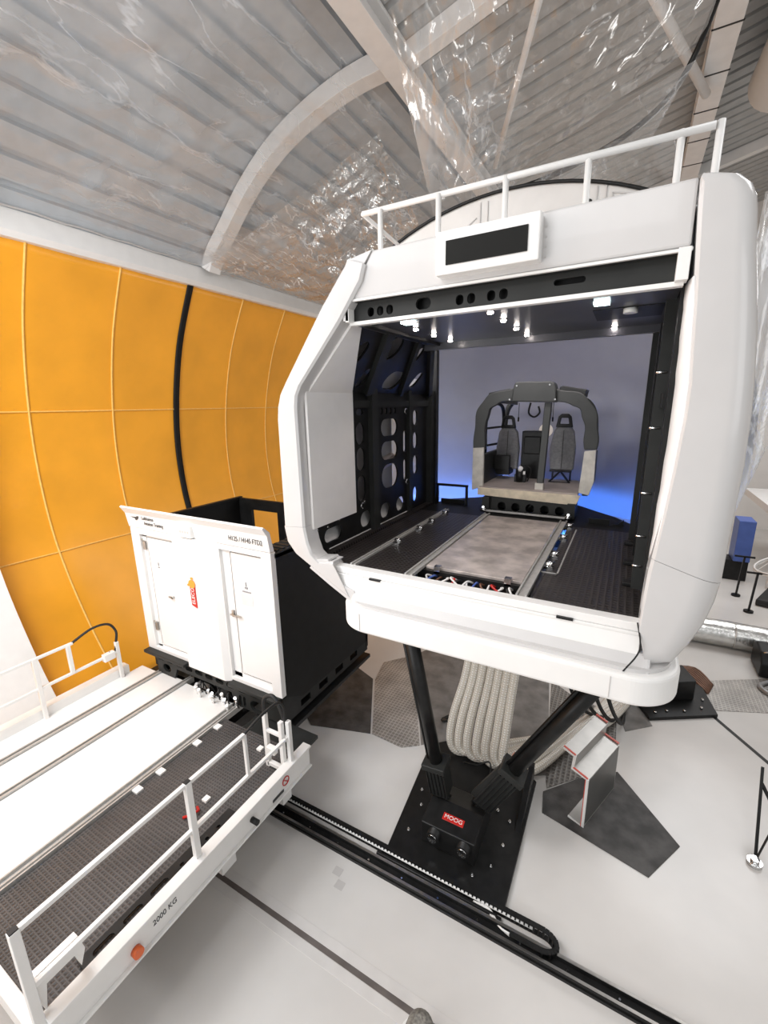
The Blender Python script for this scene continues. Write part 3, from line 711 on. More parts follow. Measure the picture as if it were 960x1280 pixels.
part('left_pillar_gusset', lambda bm: prism(bm, [(-2.22, 6.70), (-2.17, 6.70), (-2.17, 6.90), (-1.93, 7.2), (-2.16, 7.16), (-2.24, 7.02)], 3.33, 3.45, 'y'), WHITE, s)
# fascia above the opening
part('fascia', lambda bm: prism(bm, [(-2.17, 6.86), (.21, 6.87), (.205, 7.22), (-1.0, 7.21), (-1.93, 7.2)], 3.34, 3.6, 'y'), WHITE, s, bevel=.015)
part('fascia_edge', lambda bm: (bx(bm, -2.19, .22, 3.335, 3.36, 6.845, 6.862),), WPAINT, s)
RPp = [((.28, 4.12), (.20, 4.44)), ((.44, 4.18), (.20, 4.50)), ((.52, 4.34), (.20, 4.60)), ((.585, 4.50), (.205, 4.74)), ((.625, 4.68), (.21, 4.86)), ((.64, 4.82), (.22, 4.96))]
ring_part('right_lower_fairing', RPp, WHITE, round_=.22)
ring_part('right_pillar', [((.641, 4.823), (.22, 4.963)), ((.645, 5.3), (.25, 5.30)), ((.65, 5.6), (.27, 5.6)), ((.64, 5.9), (.285, 5.9)), ((.625, 6.1), (.285, 6.1)), ((.60, 6.35), (.27, 6.3)), ((.565, 6.6), (.255, 6.55)),
                          ((.53, 6.8), (.235, 6.8)), ((.505, 7.0), (.22, 7.0)), ((.49, 7.08), (.213, 7.1)), ((.46, 7.14), (.212, 7.14)), ((.40, 7.19), (.211, 7.17)), ((.30, 7.21), (.21, 7.19)), ((.22, 7.22), (.209, 7.2))], WHITE, round_=.2)
# reveals
def f(bm):
    L_ = [(.225, 4.80), (.23, 4.97), (.25, 5.30), (.27, 5.6), (.285, 5.9), (.285, 6.1), (.27, 6.3), (.255, 6.55), (.24, 6.70)]
    v = [(bm.verts.new((.205, 3.60, z)), bm.verts.new((x, 3.312, z))) for x, z in L_]
    for p_, q_ in zip(v, v[1:]): bm.faces.new((p_[0], q_[0], q_[1], p_[1])).smooth = True
rr_ = part('right_reveal', f, REVEAL, s); w = rr_.modifiers.new('t', 'SOLIDIFY'); w.thickness = .012; w.offset = 1
part('left_reveal_panel', lambda bm: bx(bm, -2.765, -2.735, 3.42, 4.24, 4.77, 6.17), REVEAL, s, bevel=.004)
for y_, z_ in ((3.62, 5.05), (3.75, 6.4), (3.5, 6.3)):
    part('snap_fastener', lambda bm: cyl(bm, (-2.765, y_, z_), (-2.752, y_, z_), .008, 8), CHROME, s)
part('corner_block', lambda bm: bx(bm, -2.20, -2.165, 3.33, 3.42, 6.69, 6.86), WPAINT, s, bevel=.004)
part('corner_block', lambda bm: bx(bm, .15, .215, 3.33, 3.44, 6.69, 6.868), WPAINT, s, bevel=.004)
# header lattice
def f(bm):
    hs = [slot(x, 6.765, .062, .075) for x in (-2.0, -1.91, -1.82, -1.22, -1.13, -.98, -.89)] + [slot(-1.52, 6.775, .13, .085), slot(-.45, 6.79, .2, .04)]
    plate(bm, rect(-2.165, 6.70, .15, 6.86), hs, 3.42, 3.45, 'y'); bx(bm, -2.165, .15, 3.36, 3.45, 6.845, 6.86)
part('header_lattice', f, DGREY, s)
part('header_backing', lambda bm: bx(bm, -2.165, .15, 3.5, 3.54, 6.70, 6.87), BLACK, s)
part('header_lip', lambda bm: bx(bm, -2.2, .2, 3.40, 3.46, 6.672, 6.70), WPAINT, s)
# interior roof
part('bay_ceiling', lambda bm: (bx(bm, -2.22, .2, 3.46, 5.03, 6.69, 6.74), bx(bm, -2.22, .2, 5.03, 5.1, 6.62, 6.74), bx(bm, -2.22, .2, 5.1, 5.18, 6.66, 6.8)), ROOFP, s)
part('ceiling_rib', lambda bm: (bx(bm, -2.10, -2.02, 3.46, 5.03, 6.66, 6.69),), BLACK, s)
part('ceiling_slot', lambda bm: (bx(bm, -.34, .14, 4.0, 4.50, 6.684, 6.69),), BLACK, s)
part('smoke_sensor', lambda bm: cyl(bm, (-.08, 4.05, 6.684), (-.08, 4.05, 6.65), .05, 16), WPAINT, s)
for x, ys_ in ((-1.82, (3.93, 4.36, 4.83)), (-1.02, (3.56, 3.96, 4.44, 4.92)), (-.22, (4.98,))):
    for y_ in ys_:
        dl = part('downlight', lambda bm: cyl(bm, (x, y_, 6.69), (x, y_, 6.682), .032, 16), CHROME, s)
        bm = NB(); cyl(bm, (x, y_, 6.683), (x, y_, 6.668), .022, 12); obj('bulb', bm, SPOT, dl)
for x0, y0 in ((-1.79, 3.56), (-.31, 3.66)):
    part('led_panel', lambda bm: bx(bm, x0, x0+.10, y0, y0+.10, 6.672, 6.69), LED, s)
# left lattice wall, upright below and leaning inward above
def f(bm):
    holes = []
    holes += [slot(4.42, z, .19, h) for z, h in ((5.68, .26), (5.38, .28), (5.03, .32))]
    holes += [slot(5.15, z, .46, h) for z, h in ((5.72, .22), (5.42, .24), (5.08, .32))]
    holes += [slot(5.95, z, .15, h) for z, h in ((5.82, .22), (5.49, .24), (5.13, .28), (4.68, .22))]
    holes += [slot(4.42, 5.93, .15, .07)] + [slot(4.95 + .12*k, 5.93, .05, .09, 3) for k in range(4)]
    holes += [slot(5.60, z, .1, .3) for z in (5.1, 5.50)]
    holes += [slot(y_, 4.63, .26, .2) for y_ in (4.5, 5.0, 5.45)] + [slot(3.8, 4.62, .34, .16)]
    plate(bm, rect(3.44, 4.46, 6.45, 6.15), holes, -2.79, -2.765, 'x')
lw = part('left_lattice_wall', f, BLACK, s)
SA = Vector((-2.765, 0, 6.15)); SD = Vector((.61, 0, .65)).normalized(); SN = Vector((-SD.z, 0, SD.x))
def on_slope(bm):
    for v in bm.verts:
        y_, s_, t_ = v.co; p = SA + SD*s_ + SN*t_; v.co = (p.x, y_, p.z)
def f(bm):
    holes = [slot(3.92, .50, .16, .26), slot(4.30, .20, .14, .26), slot(4.48, .62, .3, .3), slot(5.00, .2, .4, .28), slot(5.14, .60, .15, .22), slot(5.62, .24, .16, .26)]
    plate(bm, [(3.47, 0), (6.45, 0), (5.39, .70), (4.97, .95), (3.47, .95)], holes, 0, .025, 'z'); on_slope(bm)
part('leaning_lattice_wall', f, BLACK, s)
for poly, w_ in (([(4.50, 0), (4.66, 0), (4.12, .95), (3.98, .95)], .06), ([(5.40, 0), (5.48, 0), (4.78, .95), (4.70, .95)], .05), ([(6.34, 0), (6.45, 0), (5.39, .70), (4.97, .95), (4.87, .95)], .07)):
    def f(bm):
        prism(bm, poly, -w_, 0, 'z'); on_slope(bm)
    part('leaning_rib', f, DGREY, s)
part('lattice_column', lambda bm: bx(bm, -2.77, -2.70, 4.60, 4.74, 4.46, 6.2), DGREY, s)
part('lattice_column', lambda bm: bx(bm, -2.77, -2.72, 5.66, 5.74, 4.46, 6.2), DGREY, s)
part('lattice_column', lambda bm: bx(bm, -2.77, -2.68, 6.36, 6.47, 4.42, 6.2), DGREY, s)
part('lattice_crossbar', lambda bm: bx(bm, -2.77, -2.73, 4.24, 6.4, 5.98, 6.06), DGREY, s)
part('rear_corner_post', lambda bm: bx(bm, -2.76, -2.64, 6.45, 6.55, 4.4, 7.1), BLACK, s)
def f(bm):
    prism(bm, [(3.46, 0), (4.24, 0), (3.55, .86), (3.46, .86)], -.03, 0, 'z'); on_slope(bm)
part('leaning_reveal_panel', f, REVEAL, s, bevel=.003)
part('air_duct', lambda bm: tube(bm, smoothpath([(-2.98, 4.98, 4.7), (-2.98, 4.98, 4.98), (-2.98, 5.06, 5.12), (-2.98, 5.3, 5.2), (-2.98, 5.6, 5.26)], 6), .075, 14), mat('pink_grey_duct', (.50, .42, .40), .45, var=.05), s)
part('flank_film', lambda bm: bx(bm, -3.06, -3.05, 5.72, 6.62, 4.4, 6.4), FILMW, s)
for y_, z_ in ((3.5, 4.74), (3.68, 4.73), (3.9, 4.76), (4.08, 4.79), (4.45, 4.86), (6.4, 6.4), (6.4, 5.75), (6.4, 5.2)):
    part('bolt', lambda bm: cyl(bm, (-2.765, y_, z_), (-2.745, y_, z_), .012, 8), CHROME, s)
for y_, z_ in ((4.36, 4.83), (5.58, 4.93), (5.55, 5.92)):
    part('cable_clip', lambda bm: tube(bm, [(-2.72, y_ + .04*math.cos(a), z_ + .035*math.sin(a)) for a in [.6 + k*.5 for k in range(10)]], .008, 6), CHROME, s)
# right side frame
def f(bm):
    bx(bm, .20, .26, 3.50, 3.62, 4.44, 6.9); bx(bm, .16, .22, 5.0, 5.14, 4.44, 6.9); bx(bm, .23, .26, 3.6, 6.6, 4.44, 6.9)
    bx(bm, .18, .24, 3.62, 5.1, 5.95, 6.05)
part('right_side_frame', f, BLACK, s)
part('right_edge_column', lambda bm: bx(bm, .12, .22, 5.6, 5.72, 4.44, 6.9), DGREY, s)
part('right_edge_column', lambda bm: bx(bm, .14, .24, 3.9, 3.97, 4.5, 6.8), DGREY, s)
for z_ in (4.7, 4.95, 5.3, 5.8, 6.2):
    part('bolt', lambda bm: cyl(bm, (.20, 3.9, z_), (.13, 3.9, z_), .010, 8), CHROME, s)
# bay floor
part('bay_floor_left', lambda bm: (bx(bm, -2.66, -1.72, 3.46, 5.95, 4.40, 4.44), bx(bm, -2.78, -2.66, 3.46, 6.4, 4.40, 4.47)), TREAD, s)
part('bay_floor_right', lambda bm: bx(bm, -.56, .22, 3.46, 5.9, 4.40, 4.44), TREAD, s)
part('bay_floor_rear', lambda bm: prism(bm, [(-2.76, 5.95), (-1.74, 5.95), (-1.74, 5.9), (.2, 5.9), (.2, 6.3), (-.05, 6.7), (-.6, 7.3), (-2.1, 7.3), (-2.6, 6.9)], 4.38, 4.43), BLACKM, s)
part('bay_hatch', lambda bm: bx(bm, -1.63, -.70, 3.76, 6.0, 4.42, 4.45), HATCHM, s, bevel=.004)
part('bay_pit', lambda bm: (bx(bm, -1.70, -.62, 3.46, 6.3, 4.15, 4.17), bx(bm, -1.70, -.62, 3.72, 3.76, 4.17, 4.42)), BLACK, s)
for x0, x1 in ((-1.72, -1.64), (-.69, -.60), (-2.33, -2.27)):
    def f(bm):
        bx(bm, x0, x1, 3.46, 6.1, 4.43, 4.445); bx(bm, x0, x0+.015, 3.46, 6.1, 4.445, 4.462); bx(bm, x1-.015, x1, 3.46, 6.1, 4.445, 4.462)
    part('track', f, ALU, s)
for x, ys_ in ((-2.22, (4.29, 4.90, 5.29, 5.78)), (-.55, (4.26, 4.60, 5.26, 5.80))):
    for y_ in ys_:
        lt = part('track_latch', lambda bm: (bx(bm, x-.04, x+.04, y_-.05, y_+.05, 4.44, 4.462), cyl(bm, (x-.03, y_, 4.48), (x+.045, y_, 4.48), .024, 10), tube(bm, [(x, y_-.03, 4.46), (x+.03, y_-.05, 4.50), (x+.05, y_, 4.505)], .009, 6)), CHROME, s)
part('latch_frame', lambda bm: (bx(bm, -.46, -.445, 4.1, 5.75, 4.44, 4.448), bx(bm, -.60, -.445, 4.1, 4.115, 4.44, 4.448)), ALU, s)
for y_ in (5.39, 4.70, 4.13):
    part('floor_socket', lambda bm: bx(bm, .08, .18, y_-.05, y_+.05, 4.44, 4.475), BLACK, s, bevel=.008)
cols = [WPAINT, BLUEM, COPPER, WPAINT, RED, WPAINT, RUBBER, WPAINT]
for k in range(16):
    x = -1.55 + .052*k; zt = 4.36 + .03*random.random()
    part('pit_cable', lambda bm: tube(bm, smoothpath([(x, 3.72, 4.37), (x + random.uniform(-.05, .05), 3.66, zt + .02), (x + random.uniform(-.1, .1), 3.57, zt - .05), (x + random.uniform(-.12, .12), 3.50, 4.22)], 5), .010, 6), cols[k % 8], s)
for x in (-1.5, -.82): part('hatch_clamp', lambda bm: bx(bm, x-.03, x+.03, 3.72, 3.78, 4.40, 4.47), CHROME, s)
part('small_barrier', lambda bm: (bar(bm, (-2.66, 6.55, 4.74), (-2.13, 6.55, 4.74), .035), bar(bm, (-2.64, 6.55, 4.42), (-2.64, 6.55, 4.74), .035), bar(bm, (-2.15, 6.55, 4.42), (-2.15, 6.55, 4.74), .035), bx(bm, -2.6, -2.2, 6.6, 6.62, 4.42, 4.5)), BLACK, s)
part('rear_deck_gear', lambda bm: (bx(bm, -.35, -.1, 6.2, 6.24, 4.43, 4.50), prism(bm, [(-.1, 4.43), (.06, 4.43), (.06, 4.52), (.0, 4.46)], 6.2, 6.24, 'y')), BLACK, s)
# sill
part('sill_rail', lambda bm: (bx(bm, -2.57, .21, 3.36, 3.46, 4.385, 4.45), bx(bm, -2.57, .21, 3.345, 3.46, 4.36, 4.383)), WPAINT, s, bevel=.004)
part('sill_panel', lambda bm: prism(bm, [(3.35, 4.36), (3.32, 4.22), (3.46, 4.22), (3.46, 4.36)], -2.46, .22, 'x'), WPAINT, s, bevel=.004)  # lighter white than the shell, brighter light low down put into the colour
for x in (-1.98, -.29): part('sill_catch', lambda bm: bx(bm, x-.06, x+.06, 3.335, 3.37, 4.376, 4.392), BLACK, s)
part('lower_apron', lambda bm: prism(bm, [(3.33, 4.24), (3.24, 4.12), (3.24, 4.06), (3.6, 4.06), (3.6, 4.24)], -2.22, .30, 'x'), WHITE, s, bevel=.02)
part('left_sill_blend', lambda bm: prism(bm, [(-2.64, 4.50), (-2.50, 4.52), (-2.44, 4.44), (-2.40, 4.30), (-2.2, 4.24), (-2.1, 4.10), (-2.26, 4.12), (-2.5, 4.25), (-2.74, 4.39)], 3.31, 3.5, 'y'), WHITE, s, bevel=.01)
part('sill_lug', lambda bm: prism(bm, [(-2.60, 4.44), (-2.50, 4.50), (-2.46, 4.50), (-2.445, 4.48), (-2.44, 4.38), (-2.60, 4.38)], 3.33, 3.45, 'y'), WHITE, s, bevel=.012)
part('release_cord', lambda bm: tube(bm, smoothpath([(.19, 3.33, 4.47), (.22, 3.26, 4.30), (.14, 3.22, 4.14), (.12, 3.22, 4.10)], 5), .006, 6), BLACK, s)
part('edge_lamp', lambda bm: bx(bm, .2, .235, 3.34, 3.40, 4.50, 4.56), ORG, s)
# rounded skirt of the motion platform
def rrect(x0, y0, x1, y1, r, n=20):
    pts = []
    for cx, cy, a0 in ((x1-r, y1-r, 0), (x0+r, y1-r, PI/2), (x0+r, y0+r, PI), (x1-r, y0+r, 1.5*PI)):
        for k in range(n+1):
            a = a0 + k*PI/2/n; pts.append((cx + r*math.cos(a), cy + r*math.sin(a)))
    return pts
part('platform_skirt', lambda bm: prism(bm, rrect(-2.36, 3.16, .50, 8.2, .34), 3.90, 4.13), WPAINT, s, bevel=.03, segs=3)  # strong light on the skirt put into the colour by a lighter white
part('platform_lip', lambda bm: prism(bm, rrect(-2.30, 3.22, .44, 8.1, .30), 4.13, 4.16), WHITE, s)
for x in (-1.9, -1.35, -.5): part('skirt_fastener', lambda bm: cyl(bm, (x, 3.24, 4.12), (x, 3.235, 4.14), .01, 8), DGREY, s)
for x in (-2.05, .06): part('skirt_seam', lambda bm: bx(bm, x-.002, x+.002, 3.156, 3.17, 3.93, 4.10), GREYP, s)
part('platform_frame', lambda bm: (bx(bm, -2.2, .35, 3.9, 7.8, 3.70, 3.90), bx(bm, -2.35, -1.9, 4.1, 4.7, 3.5, 3.75), bx(bm, -.1, .35, 4.4, 5.0, 3.5, 3.75)), BLACK, s, bevel=.01)
# outer hull behind the front frame
hull = [(-3.03, 4.80), (-3.03, 5.88), (-2.96, 6.12), (-2.44, 6.82), (-2.18, 7.12), (.40, 7.16), (.50, 7.0), (.62, 5.9), (.62, 4.85), (.5, 4.45), (.25, 4.2), (-2.3, 4.2), (-2.75, 4.46)]
def f(bm):
    v0 = [bm.verts.new((x, 3.7, z)) for x, z in hull]; v1 = [bm.verts.new((x, 5.7, z)) for x, z in hull]
    for i in range(len(hull)):
        j = (i+1) % len(hull)
        
        bm.faces.new((v0[i], v0[j], v1[j], v1[i]))
hu = part('outer_hull', f, WHITE, s); w = hu.modifiers.new('t', 'SOLIDIFY'); w.thickness = .03; w.offset = 1
# display box on the fascia
dp = part('fascia_display', lambda bm: bx(bm, -1.345, -.625, 3.24, 3.35, 6.905, 7.19), WPAINT, s, bevel=.01)
bm = NB(); bx(bm, -1.265, -.70, 3.232, 3.242, 6.965, 7.12); obj('display_glass', bm, DISPB, dp)
for k in range(4):
    bm = NB(); cyl(bm, (-.605, 3.345, 6.94 + .06*k), (-.605, 3.335, 6.94 + .06*k), .007, 6); obj('screw', bm, GREYP, dp)
# projection dome: screen inside, white cap outside
def dome(bm, cx, cy, cz, r, y0, zmin, zmax, n=48, m_=20):
    rows = []
    for j in range(m_ + 1):
        yv = y0 + (cy + r*.999 - y0) * (1 - (1 - j/m_)**2); rr = math.sqrt(max(0, r*r - (yv-cy)**2))
        rows.append([(cx + rr*math.cos(2*PI*k/n), yv, min(zmax, max(zmin, cz + rr*math.sin(2*PI*k/n)))) for k in range(n)])
    vr = [[bm.verts.new(p) for p in row] for row in rows]
    for a, b in zip(vr, vr[1:]):
        for k in range(n): bm.faces.new((a[k], a[(k+1) % n], b[(k+1) % n], b[k])).smooth = True
dm = part('projection_screen', lambda bm: dome(bm, -1.35, 5.9, 5.5, 2.75, 6.6, 3.3, 8.2), SCREENM, s)
def capcurve(n=30, R=3.8, cx=-1.7, cz=4.9, zb=7.0):
    out = []
    a0 = math.acos((.6 - cx)/R); a1 = PI - a0 + .18
    for k in range(n+1):
        a = a0 + (a1-a0)*k/n; out.append((cx + R*math.cos(a), cz + R*math.sin(a)))
    return out
cc = capcurve()
part('dome_front_panel', lambda bm: prism(bm, cc + [(cc[-1][0], 7.0), (.6, 7.0)], 6.5, 6.56, 'y'), mat('off_white_dome_panel', (.70, .68, .655), .4, var=.03), s)
part('dome_seal', lambda bm: tube(bm, [(x, 6.48, z) for x, z in cc], .022, 8), BLACK, s)
part('dome_shell', lambda bm: [bm.faces.new([bm.verts.new(p) for p in ((cc[i][0], 6.56, cc[i][1]+.03), (cc[i+1][0], 6.56, cc[i+1][1]+.03), (cc[i+1][0]*.9-.15, 8.4, cc[i+1][1]-.12), (cc[i][0]*.9-.15, 8.4, cc[i][1]-.12))]) for i in range(len(cc)-1)], WHITE, s)
def f(bm):
    for x in (-2.05, -1.95, -.62, -.52): bar(bm, (x, 6.49, 7.1), (x, 6.49, 8.62 if x < -1 else 8.5), .012, .012)
    bar(bm, (-2.1, 6.49, 8.45), (-2.95, 6.49, 7.9), .012, .012)
    bar(bm, (-.45, 6.49, 8.4), (-.45, 6.49, 7.5), .012, .012); bar(bm, (-.45, 6.49, 8.4), (.3, 6.49, 8.2), .012, .012)
part('panel_joints', f, GREYP, s)
for x, z in ((-1.85, 8.28), (-.7, 8.35), (-1.9, 8.1)): part('panel_hole', lambda bm: cyl(bm, (x, 6.49, z), (x, 6.5, z), .035, 12), BLACK, s)
# roof hand rail
rl = part('roof_rail', lambda bm: (tube(bm, [(-2.60, 4.33, 7.90), (.32, 4.28, 7.86)], .026, 10), tube(bm, [(-2.60, 4.33, 7.90), (-2.75, 5.9, 7.90)], .022, 10)), WPAINT, s)
for x in (-2.38, -1.76, -1.14, -.49, .12, .35):
    bm = NB(); tube(bm, [(x, 4.30, 7.10), (x, 4.30, 7.89)], .026, 10); cyl(bm, (x, 4.3, 7.12), (x, 4.3, 7.2), .036); obj('rail_post', bm, WPAINT, rl)
for y_ in (4.75, 5.5):
    bm = NB(); tube(bm, [(-2.64, y_, 7.0), (-2.64, y_, 7.90)], .022, 10); obj('rail_post', bm, WPAINT, rl)
part('roof_deck', lambda bm: bx(bm, -2.1, .3, 3.6, 6.45, 7.08, 7.12), GREYP, s)

# interior lights that belong to the simulator
def lamp(name, kind, loc, energy, col, **k):
    l = bpy.data.lights.new(name, kind); l.energy = energy; l.color = col
    for a, v in k.items(): setattr(l, a, v)
    o = bpy.data.objects.new(name, l); C.objects.link(o); o.location = loc; return o
o = area('projector_blue', (-1.3, 6.35, 4.1), (-1.2, 8.6, 5.3), 2.6, .5, 480, (.06, .24, 1.0))
o = area('projector_white', (-1.2, 5.6, 6.9), (-1.2, 8.6, 6.2), 2.0, .3, 28, (.9, .84, .85))
for x, y_ in ((-1.82, 4.36), (-1.02, 3.96), (-1.02, 4.92), (-.22, 4.98)):
    sp = lamp('downlight_beam', 'SPOT', (x, y_, 6.66), 14, (1, .86, .78), spot_size=math.radians(110), spot_blend=.6, shadow_soft_size=.03)

# ================================================================== HELICOPTER COCKPIT MODULE
h = thing('helicopter_cockpit', 'charcoal helicopter cockpit section with two grey seats inside the simulator bay', 'cockpit', (-1.2, 6.5, 4.45))
YF, YR = 6.40, 7.75
def hoop(y, sc=1.0):
    P = [(-1.93, 5.33), (-1.93, 5.62), (-1.90, 5.86), (-1.82, 6.00), (-1.68, 6.085), (-1.45, 6.11), (-1.18, 6.12), (-.92, 6.09), (-.68, 6.05), (-.54, 5.96), (-.46, 5.80), (-.43, 5.6), (-.42, 5.38)]
    return [((x+1.18)*sc - 1.18, y, z) for x, z in P]
def f(bm):
    P = smoothpath(hoop(6.45), 4); n = len(P); prev = None
    for i, p in enumerate(P):
        d = (P[min(i+1, n-1)] - P[max(i-1, 0)]).normalized(); nr = Vector((-d.z, 0, d.x))
        t_ = .085 + .01*math.sin(i)
        ring = [bm.verts.new(p + nr*a*t_ + Vector((0, b_, 0))) for a, b_ in ((-1, -.05), (-.9, .09), (.9, .09), (1, -.05))]
        if prev:
            for k in range(4): bm.faces.new((prev[k], prev[(k+1) % 4], ring[(k+1) % 4], ring[k]))
        else: bm.faces.new(ring)
        prev = ring
    bm.faces.new(prev[::-1])
part('front_hoop', f, COCK, h, bevel=.012)
part('rear_hoop', lambda bm: tube(bm, smoothpath(hoop(YR, .95), 4), .045, 10), COCK, h)
part('roof_spar', lambda bm: (bar(bm, (-1.75, 6.4, 6.05), (-1.72, YR, 6.0), .06), bar(bm, (-.6, 6.4, 6.02), (-.65, YR, 5.98), .06)), COCK, h)
def rbox(bm, pts, y0, y1): prism(bm, pts, y0, y1, 'y')
tb = part('overhead_box', lambda bm: rbox(bm, [(-1.475, 6.02), (-1.46, 6.2), (-1.44, 6.27), (-1.40, 6.285), (-.97, 6.275), (-.92, 6.25), (-.90, 6.18), (-.885, 6.0)], 6.34, 6.55), COCK, h, bevel=.015)
for x, z in ((-1.41, 6.23), (-.98, 6.23), (-1.50, 6.05), (-.90, 6.04)):
    bm = NB(); cyl(bm, (x, 6.345, z), (x, 6.33, z), .012, 8); obj('screw', bm, CHROME, tb)
part('roof_window_frame', lambda bm: rbox(bm, [(-1.83, 6.06), (-1.82, 6.15), (-1.52, 6.20), (-1.49, 6.08)], 6.42, 6.8), DGREY, h, bevel=.01)
part('roof_window_frame', lambda bm: rbox(bm, [(-.88, 6.10), (-.86, 6.20), (-.83, 6.215), (-.53, 6.155), (-.55, 6.06)], 6.42, 6.8), DGREY, h, bevel=.01)
part('centre_post', lambda bm: rbox(bm, [(-1.08, 4.84), (-1.04, 6.0), (-.95, 6.0), (-.99, 4.84)], 6.40, 6.48), COCK, h, bevel=.008)
part('post_tape', lambda bm: rbox(bm, [(-1.095, 4.80), (-1.095, 4.89), (-.985, 4.89), (-.985, 4.80)], 6.385, 6.49), BOARD, h)
part('side_board', lambda bm: rbox(bm, [(-2.01, 4.73), (-2.01, 5.36), (-1.85, 5.37), (-1.84, 4.78)], 6.36, 6.42), BOARD, h, bevel=.006)
part('side_board', lambda bm: rbox(bm, [(-.52, 4.80), (-.49, 5.36), (-.35, 5.38), (-.34, 4.96), (-.39, 4.77)], 6.36, 6.42), BOARD, h, bevel=.006)
part('side_sill', lambda bm: bx(bm, -1.95, -1.88, 6.42, YR, 4.75, 5.25), COCK, h, bevel=.01)
part('side_sill', lambda bm: bx(bm, -.48, -.40, 6.42, YR, 4.75, 5.25), COCK, h, bevel=.01)
part('floor_board', lambda bm: (bx(bm, -1.88, -.52, 6.30, 7.4, 4.77, 4.80),), mat('greyish_floor_board', (.38, .33, .30), .5, var=.15), h)
part('nose_board', lambda bm: rbox(bm, [(-1.89, 4.68), (-1.89, 4.79), (-.48, 4.775), (-.53, 4.64), (-.9, 4.65)], 6.27, 6.30), WOOD, h, bevel=.004)
def f(bm):
    holes = [slot(-1.53 + .2*k, 4.53, .12, .13) for k in range(5)]
    plate(bm, rect(-1.78, 4.40, -.56, 4.67), holes, 6.30, 6.34, 'y'); bx(bm, -1.74, -.6, 6.5, 7.4, 4.46, 4.68)
    for x in (-1.75, -.58): bx(bm, x-.05, x+.05, 6.22, 6.5, 4.46, 4.66)
part('base_truss', f, DGREY, h)
part('base_rail', lambda bm: bar(bm, (-1.78, 6.2, 4.47), (-.58, 6.2, 4.47), .025), ALU, h)
for x in (-1.45, -1.18, -.85): part('truss_gear', lambda bm: (cyl(bm, (x, 6.40, 4.50), (x+.08, 6.42, 4.60), .03, 8),), BLACK, h)
for x in (-1.76, -.60):
    part('roller', lambda bm: (cyl(bm, (x-.04, 6.16, 4.485), (x+.04, 6.16, 4.485), .03, 12), cyl(bm, (x, 6.22, 4.5), (x, 6.14, 4.53), .018, 8)), CHROME, h)
def seat(x0, x1, zb, folded):
    xm = (x0+x1)/2; w_ = (x1-x0)
    st_ = part('seat', lambda bm: prism(bm, [(x0+.015, zb), (x0, zb+.35), (x0+.04, zb+.60), (x0+.10, zb+.68), (x1-.10, zb+.68), (x1-.04, zb+.60), (x1, zb+.35), (x1-.015, zb)], 7.22, 7.32, 'y'), SHEETG, h, bevel=.03, segs=3)
    bm = NB(); z0 = zb + .66
    P = [(xm-.12, z0), (xm-.09, z0+.16), (xm-.05, z0+.20), (xm+.05, z0+.20), (xm+.09, z0+.16), (xm+.12, z0)]
    plate(bm, P, [[(xm-.065, z0+.05), (xm-.05, z0+.14), (xm+.05, z0+.14), (xm+.065, z0+.05)]], 7.20, 7.26, 'y'); obj('headrest', bm, BLACK, st_, bevel=.01)
    bm = NB(); bar(bm, (xm, 7.205, zb+.02), (xm, 7.215, zb+.62), .006, .006); obj('seat_seam', bm, DGREY, st_)
    bm = NB()
    if folded:
        prism(bm, [(x0+.04, zb+.02), (x0+.04, zb+.24), (x1-.10, zb+.24), (x1-.10, zb+.02)], 7.02, 7.12, 'y'); bx(bm, x0+.05, x1-.1, 7.05, 7.35, zb-.07, zb+.03)
    else:
        for sx in (-1, 1):
            bar(bm, (xm, 7.15, zb), (xm+sx*.15, 7.10, zb-.17), .025); bar(bm, (xm+sx*.13, 7.3, zb), (xm+sx*.13, 7.3, zb-.17), .025)
        bar(bm, (xm-.16, 7.1, zb-.17), (xm+.16, 7.1, zb-.17), .025); bar(bm, (xm-.16, 7.15, zb), (xm+.16, 7.15, zb), .03)
    obj('seat_base', bm, BLACK, st_, bevel=.004)
seat(-1.89, -1.52, 4.95, True)
seat(-1.05, -.68, 4.97, False)
part('instrument_column', lambda bm: (bx(bm, -1.50, -1.14, 7.3, 7.5, 4.8, 5.56), bx(bm, -1.46, -1.2, 7.27, 7.3, 5.2, 5.48)), BLACK, h, bevel=.02)
part('console_gear', lambda bm: (cyl(bm, (-1.42, 6.95, 4.8), (-1.42, 6.93, 5.0), .07, 12), bx(bm, -1.50, -1.33, 6.9, 7.0, 4.8, 4.92), tube(bm, smoothpath([(-1.3, 6.9, 4.82), (-1.25, 6.88, 5.0), (-1.33, 6.9, 5.06), (-1.42, 6.93, 5.02)], 5), .012, 6)), BLACK, h)
part('console_knob', lambda bm: (cyl(bm, (-1.42, 6.90, 4.98), (-1.40, 6.86, 5.03), .035, 10), bx(bm, -1.36, -1.33, 6.85, 6.88, 4.93, 4.98)), WPAINT, h)
part('side_door_frame', lambda bm: (tube(bm, smoothpath([(-1.98, 6.9, 5.2), (-1.98, 6.9, 5.75), (-1.95, 7.0, 5.95), (-1.9, 7.25, 6.0), (-1.86, 7.5, 5.85), (-1.86, 7.55, 5.2)], 5), .028, 8), bar(bm, (-1.98, 6.9, 5.62), (-1.86, 7.55, 5.62), .03), bar(bm, (-1.98, 6.9, 5.35), (-1.86, 7.55, 5.35), .03)), BLACK, h)
part('hanging_hook', lambda bm: tube(bm, smoothpath([(-1.28, 6.7, 6.0), (-1.30, 6.7, 5.86), (-1.22, 6.7, 5.80), (-1.15, 6.7, 5.86), (-1.17, 6.7, 5.95)], 5), .014, 6), BLACK, h)
